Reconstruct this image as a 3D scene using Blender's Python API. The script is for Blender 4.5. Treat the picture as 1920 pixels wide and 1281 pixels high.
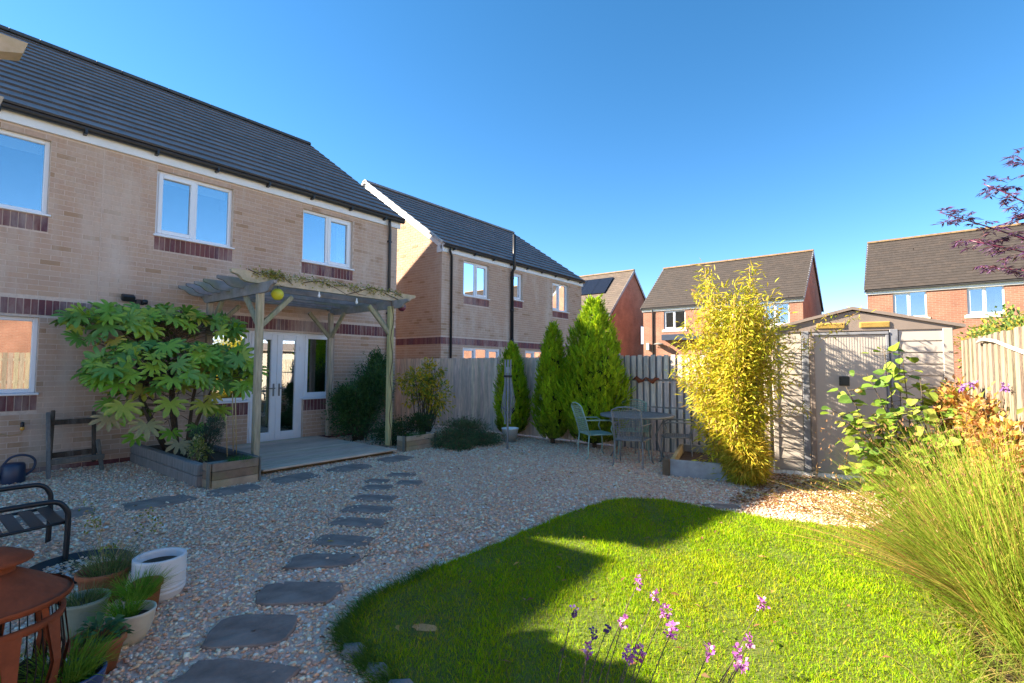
import bpy, math, random
import numpy as np
from mathutils import Vector, Matrix
random.seed(7); rng = np.random.default_rng(11)
sc = bpy.context.scene
COL = sc.collection
PI = math.pi
for o in list(bpy.data.objects): bpy.data.objects.remove(o)

# ------------------------------------------------------------------ camera, sky, sun, exposure
F_PX, PITCH, YAW, ROLL, EYE = 932.6, .0517085, .6712978, .00513, 1.5
fw = Vector((-math.sin(YAW)*math.cos(PITCH), math.cos(YAW)*math.cos(PITCH), math.sin(PITCH)))
rt = Vector((math.cos(YAW), math.sin(YAW), 0)); up = rt.cross(fw)
rt, up = rt*math.cos(ROLL)+up*math.sin(ROLL), up*math.cos(ROLL)-rt*math.sin(ROLL)
cd = bpy.data.cameras.new('camera'); cam = bpy.data.objects.new('camera', cd); COL.objects.link(cam)
cd.sensor_width = 36; cd.lens = F_PX/1920*36; cd.clip_start = .05; cd.clip_end = 900
cam.matrix_world = Matrix(((rt.x, up.x, -fw.x, 0), (rt.y, up.y, -fw.y, 0), (rt.z, up.z, -fw.z, EYE), (0, 0, 0, 1)))
sc.camera = cam
SUN_EL, SUN_AZ = math.radians(29.1), math.radians(30)       # light travels along (cos az, sin az)
world = bpy.data.worlds.new('World'); sc.world = world; world.use_nodes = True
wn = world.node_tree.nodes; wl = world.node_tree.links
bg = wn['Background']; sky = wn.new('ShaderNodeTexSky'); sky.sky_type = 'NISHITA'; sky.sun_disc = False
sky.sun_elevation = SUN_EL; sky.sun_rotation = math.radians(240)
sky.air_density = .8; sky.dust_density = .15; sky.ozone_density = 4.6; sky.altitude = 2500
hs = wn.new('ShaderNodeHueSaturation'); hs.inputs['Saturation'].default_value = 1.22; wl.new(sky.outputs[0], hs.inputs['Color']); wb = wn.new('ShaderNodeMix'); wb.data_type = 'RGBA'; wb.blend_type = 'MULTIPLY'; wb.inputs[0].default_value = 1; wb.inputs[7].default_value = (1.85, 1.02, .75, 1)   # daylight white balance of the camera
wl.new(hs.outputs[0], wb.inputs[6]); wl.new(wb.outputs[2], bg.inputs[0]); bg.inputs[1].default_value = .092
ld = bpy.data.lights.new('sun', 'SUN'); ld.energy = 4.6; ld.angle = math.radians(.55); ld.color = (1, .86, .66)
sun = bpy.data.objects.new('sun', ld); COL.objects.link(sun)
sd = Vector((math.cos(SUN_AZ)*math.cos(SUN_EL), math.sin(SUN_AZ)*math.cos(SUN_EL), -math.sin(SUN_EL)))
sun.rotation_euler = sd.to_track_quat('-Z', 'Y').to_euler(); sun.location = (-20, -12, 20)
vs = sc.view_settings; vs.view_transform = 'Standard'; vs.look = 'None'; vs.exposure = 2.45; vs.gamma = 1
vs.use_curve_mapping = False

# ------------------------------------------------------------------ materials
MATS = {}
def nodes(name):
    m = bpy.data.materials.new(name); m.use_nodes = True
    MATS[name] = m
    return m, m.node_tree.nodes, m.node_tree.links, m.node_tree.nodes['Principled BSDF']
def mat(name, col, rough=.7, var=.25, scale=6., bump=0., metal=0., attr=False, spec=.35, stretch=None, trans=0., bscale=None, dirt=None, dscale=1.5, damt=.4, streak=False):
    """principled surface: base colour (or the mesh's colour attribute) times noise, optional fine relief and stains"""
    m, n, l, b = nodes(name)
    b.inputs['Roughness'].default_value = rough; b.inputs['Metallic'].default_value = metal
    b.inputs['Specular IOR Level'].default_value = spec
    tc = n.new('ShaderNodeTexCoord'); mp = n.new('ShaderNodeMapping'); l.new(tc.outputs['Object'], mp.inputs[0])
    if stretch: mp.inputs['Scale'].default_value = stretch
    nz = n.new('ShaderNodeTexNoise'); nz.inputs['Scale'].default_value = scale; nz.inputs['Detail'].default_value = 6; nz.inputs['Roughness'].default_value = .65
    l.new(mp.outputs[0], nz.inputs['Vector'])
    mr = n.new('ShaderNodeMapRange'); mr.inputs['From Min'].default_value = .3; mr.inputs['From Max'].default_value = .7
    mr.inputs['To Min'].default_value = 1-var; mr.inputs['To Max'].default_value = 1+var
    l.new(nz.outputs[0], mr.inputs[0])
    mx = n.new('ShaderNodeMix'); mx.data_type = 'RGBA'; mx.blend_type = 'MULTIPLY'; mx.inputs[0].default_value = 1
    if attr:
        at = n.new('ShaderNodeAttribute'); at.attribute_name = 'Col'; l.new(at.outputs['Color'], mx.inputs[6])
    else: mx.inputs[6].default_value = (*col, 1)
    l.new(mr.outputs[0], mx.inputs[7]); out = mx.outputs[2]
    if dirt:
        n2 = n.new('ShaderNodeTexNoise'); n2.inputs['Scale'].default_value = dscale; n2.inputs['Detail'].default_value = 8; n2.inputs['Roughness'].default_value = .7
        if streak:
            ge = n.new('ShaderNodeNewGeometry'); m3 = n.new('ShaderNodeMapping'); m3.inputs['Scale'].default_value = (1, 1, .28); l.new(ge.outputs['Position'], m3.inputs[0]); l.new(m3.outputs[0], n2.inputs['Vector'])
        else: l.new(mp.outputs[0], n2.inputs['Vector'])
        r2 = n.new('ShaderNodeMapRange'); r2.inputs['From Min'].default_value = .5; r2.inputs['From Max'].default_value = .68; r2.inputs['To Max'].default_value = damt
        l.new(n2.outputs[0], r2.inputs[0])
        m2 = n.new('ShaderNodeMix'); m2.data_type = 'RGBA'; l.new(r2.outputs[0], m2.inputs[0]); l.new(out, m2.inputs[6]); m2.inputs[7].default_value = (*dirt, 1); out = m2.outputs[2]
    l.new(out, b.inputs['Base Color'])
    if bump:
        bp = n.new('ShaderNodeBump'); bp.inputs['Strength'].default_value = bump; bp.inputs['Distance'].default_value = .01
        n3 = n.new('ShaderNodeTexNoise'); n3.inputs['Scale'].default_value = bscale or scale*4; n3.inputs['Detail'].default_value = 5
        l.new(mp.outputs[0], n3.inputs['Vector']); l.new(n3.outputs[0], bp.inputs['Height']); l.new(bp.outputs[0], b.inputs['Normal'])
    if trans:   # thin leaves let light through
        tr = n.new('ShaderNodeBsdfTranslucent'); l.new(out, tr.inputs[0]); ms = n.new('ShaderNodeMixShader'); ms.inputs[0].default_value = trans
        l.new(b.outputs[0], ms.inputs[1]); l.new(tr.outputs[0], ms.inputs[2]); l.new(ms.outputs[0], n['Material Output'].inputs[0])
    return m
def glass(name, refl, tint=(.75, .8, .8)):
    m, n, l, b = nodes(name); n.remove(b)
    g = n.new('ShaderNodeBsdfGlossy'); g.inputs['Roughness'].default_value = .01; g.inputs[0].default_value = (.92, .96, 1, 1)
    t = n.new('ShaderNodeBsdfTransparent'); t.inputs[0].default_value = (*tint, 1)
    fr = n.new('ShaderNodeFresnel'); fr.inputs[0].default_value = 1.6
    ad = n.new('ShaderNodeMath'); ad.operation = 'ADD'; ad.use_clamp = True; ad.inputs[1].default_value = refl; l.new(fr.outputs[0], ad.inputs[0])
    ms = n.new('ShaderNodeMixShader'); l.new(ad.outputs[0], ms.inputs[0]); l.new(t.outputs[0], ms.inputs[1]); l.new(g.outputs[0], ms.inputs[2]); l.new(ms.outputs[0], n['Material Output'].inputs[0])
    return m
def brickmat(name, c1, c2, mortar):
    m, n, l, b = nodes(name); b.inputs['Roughness'].default_value = .85; b.inputs['Specular IOR Level'].default_value = .2
    tc = n.new('ShaderNodeTexCoord'); sx = n.new('ShaderNodeSeparateXYZ'); l.new(tc.outputs['Object'], sx.inputs[0])
    au = n.new('ShaderNodeMath'); au.operation = 'ADD'; l.new(sx.outputs[0], au.inputs[0]); l.new(sx.outputs[1], au.inputs[1])
    mp = n.new('ShaderNodeCombineXYZ'); l.new(au.outputs[0], mp.inputs[0]); l.new(sx.outputs[2], mp.inputs[1])   # running length of an axis-aligned wall, height
    bt = n.new('ShaderNodeTexBrick'); l.new(mp.outputs[0], bt.inputs['Vector'])
    bt.inputs['Scale'].default_value = 1; bt.inputs['Brick Width'].default_value = .225; bt.inputs['Row Height'].default_value = .075; bt.inputs['Mortar Size'].default_value = .006
    bt.inputs['Color1'].default_value = (*c1, 1); bt.inputs['Color2'].default_value = (*c2, 1); bt.inputs['Mortar'].default_value = (*mortar, 1)
    nz = n.new('ShaderNodeTexNoise'); nz.inputs['Scale'].default_value = 1.3; nz.inputs['Detail'].default_value = 8; l.new(tc.outputs['Object'], nz.inputs['Vector'])
    mr = n.new('ShaderNodeMapRange'); mr.inputs[1].default_value = .3; mr.inputs[2].default_value = .7; mr.inputs[3].default_value = .8; mr.inputs[4].default_value = 1.2; l.new(nz.outputs[0], mr.inputs[0])
    mx = n.new('ShaderNodeMix'); mx.data_type = 'RGBA'; mx.blend_type = 'MULTIPLY'; mx.inputs[0].default_value = 1; l.new(bt.outputs[0], mx.inputs[6]); l.new(mr.outputs[0], mx.inputs[7]); l.new(mx.outputs[2], b.inputs['Base Color'])
    bp = n.new('ShaderNodeBump'); bp.inputs['Strength'].default_value = .5; bp.inputs['Distance'].default_value = .01; bp.invert = True; l.new(bt.outputs['Fac'], bp.inputs['Height']); l.new(bp.outputs[0], b.inputs['Normal'])
    return m
mat('brick', 0, .85, .12, 30, .05, attr=True, spec=.2, dirt=(.66, .58, .50), dscale=1.1, damt=.55, streak=True)
mat('mortar', (.63, .50, .41), .9, .15, 20, .4, spec=.15)
mat('tile', 0, .62, .22, 9, .35, attr=True, spec=.4, bscale=60)
mat('roof_deck', (.04, .04, .045), .8)
mat('white_upvc', (.80, .81, .83), .35, .03, 3, spec=.5)
mat('fascia', (.78, .78, .77), .45, .06, 2, spec=.4, dirt=(.55, .5, .42), dscale=3, damt=.25)
mat('black_plastic', (.018, .019, .022), .4, .2, 8, spec=.5)
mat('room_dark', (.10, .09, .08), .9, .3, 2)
mat('blind', (.72, .72, .70), .8, .06, 4)
mat('net', (.62, .62, .60), .9, .25, 3, stretch=(14, 14, .6))
mat('furniture', (.09, .05, .03), .6)
glass('glass_up', .27); glass('glass_low', .26)
brickmat('red_brick', (.30, .135, .092), (.26, .115, .08), (.31, .22, .17))
brickmat('buff_brick', (.40, .30, .215), (.34, .25, .18), (.42, .36, .29))
mat('solar', (.012, .014, .022), .15, .1, 4, spec=.6)
mat('navy_panel', (.02, .035, .07), .5)
mat('gravel', (.78, .56, .44), .9, .3, 60, .6, dirt=(.45, .36, .28), dscale=2, damt=.4)
mat('pebble', 0, .75, .12, 40, .2, attr=True, spec=.3)
mat('dry_soil', (.52, .29, .12), .95, .3, 18, .8)
mat('soil', (.075, .05, .034), .95, .4, 18, .9)
mat('ground', (.13, .15, .06), .95, .3, .4)
mat('turf', (.10, .13, .025), .9, .3, 5, .6)
mat('grass', 0, .75, .12, 2.2, attr=True, spec=.08, trans=.4)
mat('leaf', 0, .55, .18, 14, attr=True, spec=.22, trans=.35)
mat('glossy_leaf', 0, .38, .16, 9, .15, attr=True, spec=.5, trans=.18)
mat('bark', (.11, .08, .055), .9, .35, 22, .8)
mat('twig', (.10, .075, .05), .85, .3, 30)
mat('grey_wood', 0, .85, .28, 5, .5, attr=True, spec=.2, stretch=(6, 6, .7), bscale=22, dirt=(.30, .26, .225), dscale=2, damt=.5)
mat('deck_wood', 0, .8, .3, 5, .4, attr=True, spec=.25, stretch=(7, .7, 7), bscale=22, dirt=(.30, .27, .20), dscale=1.2, damt=.5)
mat('post_wood', 0, .85, .28, 4, .5, attr=True, spec=.2, stretch=(8, 8, .8), bscale=20, dirt=(.24, .25, .09), dscale=1.1, damt=.7)
mat('beam_wood', 0, .85, .28, 4, .5, attr=True, spec=.2, dirt=(.21, .22, .08), dscale=1.6, damt=.6)
mat('slate', (.27, .205, .17), .85, .35, 5, .7, spec=.2, dirt=(.36, .29, .24), dscale=2.2, damt=.5)
mat('shed', (.45, .405, .365), .55, .04, 2, spec=.3, dirt=(.42, .37, .32), dscale=1.5, damt=.15)
mat('shed_trim', (.24, .195, .17), .55, .1, 3, spec=.4)
mat('shed_frame', (.22, .23, .26), .5, .1, 3, spec=.4)
mat('vent', (.55, .38, .11), .6, .1, 10)
mat('black_metal', (.012, .014, .018), .42, .2, 10, spec=.5)
mat('navy', (.02, .035, .075), .35, .15, 6, spec=.5)
mat('sage', (.28, .42, .35), .5, .2, 8, dirt=(.24, .22, .18), dscale=6, damt=.4)
mat('grey_metal', (.21, .215, .21), .55, .2, 8, dirt=(.2, .16, .12), dscale=6, damt=.4)
mat('terracotta', (.36, .125, .055), .85, .22, 6, .3, dirt=(.3, .22, .16), dscale=5, damt=.45)
mat('rust', (.25, .068, .03), .85, .25, 9, .4, spec=.25, dirt=(.14, .045, .025), dscale=4, damt=.6)
mat('soot', (.022, .018, .016), .95, .3, 10)
mat('white_glaze', (.74, .75, .76), .35, .05, 4, spec=.5, dirt=(.5, .47, .42), dscale=7, damt=.3)
mat('cream_glaze', (.62, .56, .44), .4, .08, 5, spec=.5, dirt=(.4, .34, .26), dscale=6, damt=.35)
mat('green_glaze', (.33, .36, .27), .4, .2, 7, spec=.5, dirt=(.2, .24, .16), dscale=6, damt=.5)
mat('blue_glaze', (.035, .06, .16), .25, .3, 6, spec=.6, dirt=(.12, .2, .25), dscale=8, damt=.4)
mat('teal_glaze', (.05, .20, .21), .25, .3, 6, spec=.6)
mat('white_plastic', (.86, .87, .87), .45, .04, 3, spec=.4)
mat('yellow_ball', (.62, .58, .03), .4, .15, 5, spec=.5)
mat('purple_ball', (.13, .025, .06), .3, .2, 5, spec=.6)
mat('cane', (.48, .33, .15), .7, .2, 12)
mat('airer_grey', (.30, .31, .33), .5, .15, 8, spec=.4)
mat('petal', 0, .6, .15, 20, attr=True, trans=.3)
mat('bulb', (.75, .36, .06), .2, .1, 3, spec=.6)
mat('rock', (.24, .23, .22), .85, .35, 6, .8)
mat('clear_white', (.85, .86, .86), .2, .02, 2, spec=.6)

# ------------------------------------------------------------------ mesh helpers
def mesh_np(name, V, Fc, C=None, dom='POINT', smooth=True):
    V = np.ascontiguousarray(V, np.float32); Fc = np.ascontiguousarray(Fc, np.int32); k = Fc.shape[1]
    me = bpy.data.meshes.new(name); me.vertices.add(len(V)); me.vertices.foreach_set('co', V.ravel())
    me.loops.add(Fc.size); me.loops.foreach_set('vertex_index', Fc.ravel())
    me.polygons.add(len(Fc)); me.polygons.foreach_set('loop_start', np.arange(0, Fc.size, k, dtype=np.int32))
    me.polygons.foreach_set('use_smooth', np.full(len(Fc), smooth))
    if C is not None:
        C = np.asarray(C, np.float32); C = np.concatenate([C, np.ones((len(C), 1), np.float32)], 1)
        a = me.color_attributes.new('Col', 'FLOAT_COLOR', 'POINT') if dom == 'POINT' else me.attributes.new('Col', 'FLOAT_COLOR', 'FACE')
        a.data.foreach_set('color', C.ravel())
    me.update(calc_edges=True)
    return me
class MB:
    """collects shapes in world coordinates; becomes ONE mesh"""
    def __init__(s): s.v = []; s.f = []; s.c = []; s.sm = []; s.uv = None
    def add(s, V, Fc, col=None, smooth=False):
        n = len(s.v); s.v += [tuple(map(float, p)) for p in V]
        s.f += [tuple(i+n for i in f) for f in Fc]; s.c += [col or (1, 1, 1)]*len(Fc); s.sm += [smooth]*len(Fc); return s
    def box(s, c, size, rz=0, M=None, col=None, ch=0):
        x, y, z = size[0]/2, size[1]/2, size[2]/2
        R = M if M is not None else Matrix.Rotation(rz, 3, 'Z'); c = Vector(c)
        if ch:
            b = min(ch, x*.45, y*.45, z*.45); V = []; idx = {}
            for sx in (-1, 1):
                for sy in (-1, 1):
                    for sz in (-1, 1):
                        for a in range(3):
                            p = [sx*x, sy*y, sz*z]; q = [p[0]-sx*b, p[1]-sy*b, p[2]-sz*b]; q[a] = p[a]
                            idx[sx, sy, sz, a] = len(V); V.append(q)
            Fc = []
            for sgn in (-1, 1):
                Fc.append([idx[sgn, u, w, 0] for u, w in ((-1, -1), (1, -1), (1, 1), (-1, 1))][::sgn])
                Fc.append([idx[u, sgn, w, 1] for u, w in ((-1, -1), (-1, 1), (1, 1), (1, -1))][::sgn])
                Fc.append([idx[u, w, sgn, 2] for u, w in ((-1, -1), (1, -1), (1, 1), (-1, 1))][::sgn])
            for a, b_ in ((-1, -1), (-1, 1), (1, -1), (1, 1)):
                Fc.append([idx[-1, a, b_, 1], idx[1, a, b_, 1], idx[1, a, b_, 2], idx[-1, a, b_, 2]])
                Fc.append([idx[a, -1, b_, 0], idx[a, 1, b_, 0], idx[a, 1, b_, 2], idx[a, -1, b_, 2]])
                Fc.append([idx[a, b_, -1, 0], idx[a, b_, 1, 0], idx[a, b_, 1, 1], idx[a, b_, -1, 1]])
            for sx in (-1, 1):
                for sy in (-1, 1):
                    for sz in (-1, 1): Fc.append([idx[sx, sy, sz, a] for a in range(3)])
        else:
            V = [(i*x, j*y, k*z) for i in (-1, 1) for j in (-1, 1) for k in (-1, 1)]
            Fc = [(0, 1, 3, 2), (4, 6, 7, 5), (0, 4, 5, 1), (2, 3, 7, 6), (0, 2, 6, 4), (1, 5, 7, 3)]
        return s.add([c + R @ Vector(p) for p in V], Fc, col)
    def bb(s, x0, x1, y0, y1, z0, z1, col=None, ch=0):
        return s.box(((x0+x1)/2, (y0+y1)/2, (z0+z1)/2), (abs(x1-x0), abs(y1-y0), abs(z1-z0)), col=col, ch=ch)
    def bar(s, p, q, w, h, col=None, ch=0, upv=(0, 0, 1)):
        p, q = Vector(p), Vector(q); d = (q-p); L = d.length; d.normalize()
        u = Vector(upv); 
        if abs(d.dot(u)) > .98: u = Vector((1, 0, 0))
        sdv = d.cross(u).normalized(); u = sdv.cross(d)
        M = Matrix((d, sdv, u)).transposed()
        return s.box((p+q)/2, (L, w, h), M=M, col=col, ch=ch)
    def tube(s, pts, r, n=8, col=None, cap=True):
        P = [Vector(p) for p in pts]; rr = r if isinstance(r, (list, tuple)) else [r]*len(P); V = []; Fc = []
        ref = None
        for i, p in enumerate(P):
            t = (P[min(i+1, len(P)-1)]-P[max(i-1, 0)]).normalized()
            if ref is None: ref = Vector((0, 0, 1)) if abs(t.z) < .9 else Vector((1, 0, 0))
            a = (ref - t*ref.dot(t)).normalized(); b = t.cross(a); ref = a
            V += [p + (a*math.cos(2*PI*k/n)+b*math.sin(2*PI*k/n))*rr[i] for k in range(n)]
        for i in range(len(P)-1):
            for k in range(n): Fc.append((i*n+k, i*n+(k+1) % n, (i+1)*n+(k+1) % n, (i+1)*n+k))
        s.add(V, Fc, col, True)
        if cap:
            m = len(s.v)-len(V); s.f += [tuple(m+k for k in range(n))[::-1], tuple(m+(len(P)-1)*n+k for k in range(n))]; s.c += [col or (1, 1, 1)]*2; s.sm += [False]*2
        return s
    def lathe(s, prof, c, n=32, col=None, smooth=True, sq=(1, 1)):
        V = []; Fc = []; c = Vector(c)
        for r, z in prof: V += [c+Vector((r*sq[0]*math.cos(2*PI*k/n), r*sq[1]*math.sin(2*PI*k/n), z)) for k in range(n)]
        for i in range(len(prof)-1):
            for k in range(n): Fc.append((i*n+k, i*n+(k+1) % n, (i+1)*n+(k+1) % n, (i+1)*n+k))
        return s.add(V, Fc, col, smooth)
    def prism(s, poly, fn0, fn1, col=None):
        """poly 2-D outline mapped by two functions to its two end faces"""
        n = len(poly); V = [fn0(*p) for p in poly]+[fn1(*p) for p in poly]
        Fc = [tuple(range(n))[::-1], tuple(range(n, 2*n))]+[(i, (i+1) % n, n+(i+1) % n, n+i) for i in range(n)]
        return s.add(V, Fc, col)
    def mesh(s, name, origin=(0, 0, 0)):
        o = Vector(origin); me = bpy.data.meshes.new(name)
        me.from_pydata([(p[0]-o.x, p[1]-o.y, p[2]-o.z) for p in s.v], [], s.f)
        a = me.attributes.new('Col', 'FLOAT_COLOR', 'FACE')
        a.data.foreach_set('color', np.array([(*c, 1) for c in s.c], np.float32).ravel())
        me.polygons.foreach_set('use_smooth', s.sm); me.update()
        return me
ORG = {}
def tag(o, label=None, cat=None, group=None, kind=None):
    if label: o['label'] = label
    if cat: o['category'] = cat
    if group: o['group'] = group
    if kind: o['kind'] = kind
    return o
def thing(name, label, cat, loc=(0, 0, 0), group=None):
    o = bpy.data.objects.new(name, None); o.empty_display_size = .1; COL.objects.link(o); o.location = loc; ORG[o] = Vector(loc)
    return tag(o, label, cat, group)
def link(name, me, m, parent=None, loc=(0, 0, 0)):
    o = bpy.data.objects.new(name, me); COL.objects.link(o); o.location = loc
    if m and not me.materials: me.materials.append(MATS[m])
    if parent is not None: o.parent = parent
    return o
def part(name, mb, m, parent, label=None):
    org = ORG[parent]; me = mb.mesh(name, org); o = link(name, me, m, parent); ORG[o] = org
    if label: o['label'] = label
    return o
def npart(name, V, Fc, C, m, parent, dom='POINT', kind=None, smooth=True):
    org = ORG[parent]; me = mesh_np(name, np.asarray(V)-np.array(org), Fc, C, dom, smooth); o = link(name, me, m, parent); ORG[o] = org
    if kind: o['kind'] = kind
    return o
def solo(name, mb, m, label, cat, loc, group=None, kind=None):
    me = mb.mesh(name, loc); o = link(name, me, m, None, loc); ORG[o] = Vector(loc)
    return tag(o, label, cat, group, kind)
def struct(name, mb, m, loc=(0, 0, 0)):
    o = link(name, mb.mesh(name, loc), m, None, loc); o['kind'] = 'structure'; ORG[o] = Vector(loc); return o
def curve(pts, k=6):
    P = [Vector(p) for p in pts]; out = []
    for i in range(len(P)-1):
        a, b, c, d = P[max(i-1, 0)], P[i], P[i+1], P[min(i+2, len(P)-1)]
        for j in range(k): t = j/k; out.append(.5*((2*b)+(c-a)*t+(2*a-5*b+4*c-d)*t*t+(3*b-a-3*c+d)*t**3))
    return out+[P[-1]]
def jit(c, a=.12):
    k = 1+random.uniform(-a, a); return tuple(max(0, x*k*(1+random.uniform(-a*.3, a*.3))) for x in c)
CAMP = np.array((0, 0, EYE)); FWN = np.array(fw); RTN = np.array(rt); UPN = np.array(up)
def seen_size(c):
    d = np.asarray(c)-CAMP; z = d@FWN
    if z < .2: return 0
    u, v = 932.6*(d@RTN)/z, 932.6*(d@UPN)/z
    return (1/np.linalg.norm(d)) if abs(u) < 975 and abs(v) < 655 else .001/np.linalg.norm(d)
UNIT = [(i, j, k) for i in (-.5, .5) for j in (-.5, .5) for k in (-.5, .5)]
UF = [(0, 1, 3, 2), (4, 6, 7, 5), (0, 4, 5, 1), (2, 3, 7, 6), (0, 2, 6, 4), (1, 5, 7, 3)]
def pieces(parent, name, shape, shF, items, palette, m, limit=300, rest='rest', fmul=None):
    """items: (centre, 3x3 columns incl. scale, colour index). The largest in view become objects sharing mesh data, the rest one stuff part"""
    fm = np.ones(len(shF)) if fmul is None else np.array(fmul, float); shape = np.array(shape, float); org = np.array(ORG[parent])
    its = sorted(items, key=lambda t: -seen_size(t[0])); mes = {}
    for c, M, ci in its[:limit]:
        if ci not in mes:
            me = bpy.data.meshes.new(name); me.from_pydata([tuple(p) for p in shape], [], shF)
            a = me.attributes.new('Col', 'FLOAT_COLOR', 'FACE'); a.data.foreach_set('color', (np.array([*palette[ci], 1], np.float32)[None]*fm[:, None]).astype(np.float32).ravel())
            me.materials.append(MATS[m]); me.update(); mes[ci] = me
        o = bpy.data.objects.new(name, mes[ci]); COL.objects.link(o); o.parent = parent
        Mm = np.eye(4); Mm[:3, :3] = M; Mm[:3, 3] = np.array(c)-org; o.matrix_local = Matrix(Mm.tolist())
    r = its[limit:]
    if r:
        n = len(shape); V = np.concatenate([shape@np.array(M).T+np.array(c) for c, M, ci in r])
        Fa = np.array(shF); Fc = (Fa[None]+np.arange(len(r))[:, None, None]*n).reshape(-1, Fa.shape[1])
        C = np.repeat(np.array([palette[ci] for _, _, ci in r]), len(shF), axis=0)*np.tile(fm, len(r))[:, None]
        npart(rest, V, Fc, C, m, parent, 'FACE', 'stuff', False)
class Frame:
    """a wall plane: s along the wall, z up, d outwards"""
    def __init__(s, o, a, n): s.o, s.a, s.n = Vector(o), Vector(a), Vector(n)
    def p(s, t, z, d): return s.o+s.a*t+s.n*d+Vector((0, 0, z))
    def M(s): return Matrix((s.a, s.n, Vector((0, 0, 1)))).transposed()
    def box(s, mb, s0, s1, z0, z1, d0, d1, col=None, ch=0):
        return mb.box(s.p((s0+s1)/2, (z0+z1)/2, (d0+d1)/2), (abs(s1-s0), abs(d1-d0), abs(z1-z0)), M=s.M(), col=col, ch=ch)

# ------------------------------------------------------------------ ground
def sheet(poly, z):
    mb = MB(); mb.add([(x, y, z) for x, y in poly], [tuple(range(len(poly)))]); return mb
struct('ground', sheet([(-400, -400), (400, -400), (400, 400), (-400, 400)], -.03), 'ground')
struct('gravel_bed', sheet([(-10.6, -8), (1.85, -8), (1.11, 1), (.48, 9), (.3, 13), (-10.6, 13)], 0), 'gravel')

# ------------------------------------------------------------------ houses
BUFF = [(c[0]*1.06, c[1]*.95, c[2]*.90) for c in [(.475, .355, .265), (.46, .342, .258), (.485, .365, .272), (.465, .345, .265), (.445, .33, .25), (.49, .375, .29), (.47, .34, .25), (.37, .255, .165)]]
REDB = [tuple(1.3*q for q in c) for c in [(.135, .05, .052), (.115, .043, .048), (.15, .058, .055), (.10, .045, .055), (.12, .048, .045), (.16, .07, .065)]]
SLATE = [(c[0]*1.7, c[1]*1.55, c[2]*1.5) for c in [(.125, .118, .118), (.115, .11, .11), (.135, .127, .126), (.12, .114, .113), (.14, .131, .13)]]
BROWN = [tuple(.30*q for q in c) for c in [(.17, .14, .12), (.16, .132, .113), (.18, .148, .128), (.165, .137, .12), (.19, .152, .128)]]
def inside(s0, s1, z0, z1, holes):
    for a, b, c, d in holes:
        if s0 < b-1e-4 and s1 > a+1e-4 and z0 < d-1e-4 and z1 > c+1e-4: return (a, b)
    return None
def backing(fr, s0, s1, z0, z1, holes, th=.3):
    mb = MB(); ss = sorted({s0, s1, *[min(max(h[i], s0), s1) for h in holes for i in (0, 1)]}); zz = sorted({z0, z1, *[min(max(h[i], z0), z1) for h in holes for i in (2, 3)]})
    for i in range(len(ss)-1):
        for j in range(len(zz)-1):
            if not inside(ss[i], ss[i+1], zz[j], zz[j+1], holes): fr.box(mb, ss[i], ss[i+1], zz[j], zz[j+1], -th, 0)
    return mb
def basis(fr, w, d, h): return np.array([np.array(fr.a)*w, np.array(fr.n)*d, (0, 0, h)]).T
def brick_items(fr, s0, s1, z0, z1, holes, npal, top=None, odd=.06, proud=-.0055):
    out = []; row = 0; z = z0
    while z+.065 <= z1+.001:
        lo, hi = (s0, s1) if top is None else top(z+.075)
        s = s0-(.1125 if row % 2 else 0)
        while s < hi and hi > lo:
            a, b = max(s, lo), min(s+.215, hi)
            if b-a > .03:
                segs = [(a, b)]
                for h in holes:
                    if z < h[3]-.01 and z+.065 > h[2]+.01:
                        segs = [q for (u, v) in segs for q in ((u, min(v, h[0]-.005)), (max(u, h[1]+.005), v)) if q[1]-q[0] > .03]
                for u, v in segs:
                    ci = random.randrange(npal-1) if random.random() > odd else npal-1
                    out.append((tuple(fr.p((u+v)/2, z+.0325, proud+random.uniform(-.0012, .0012))), basis(fr, v-u, .02, .065), ci))
            s += .225
        z += .075; row += 1
    return out
def soldier_items(fr, s0, s1, z0, npal, h=.215):
    n = max(1, round((s1-s0)/.075)); w = (s1-s0)/n
    return [(tuple(fr.p(s0+(i+.5)*w, z0+h/2, -.007+random.uniform(-.001, .002))), basis(fr, w-.01, .025, h), random.randrange(npal)) for i in range(n)]
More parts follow.
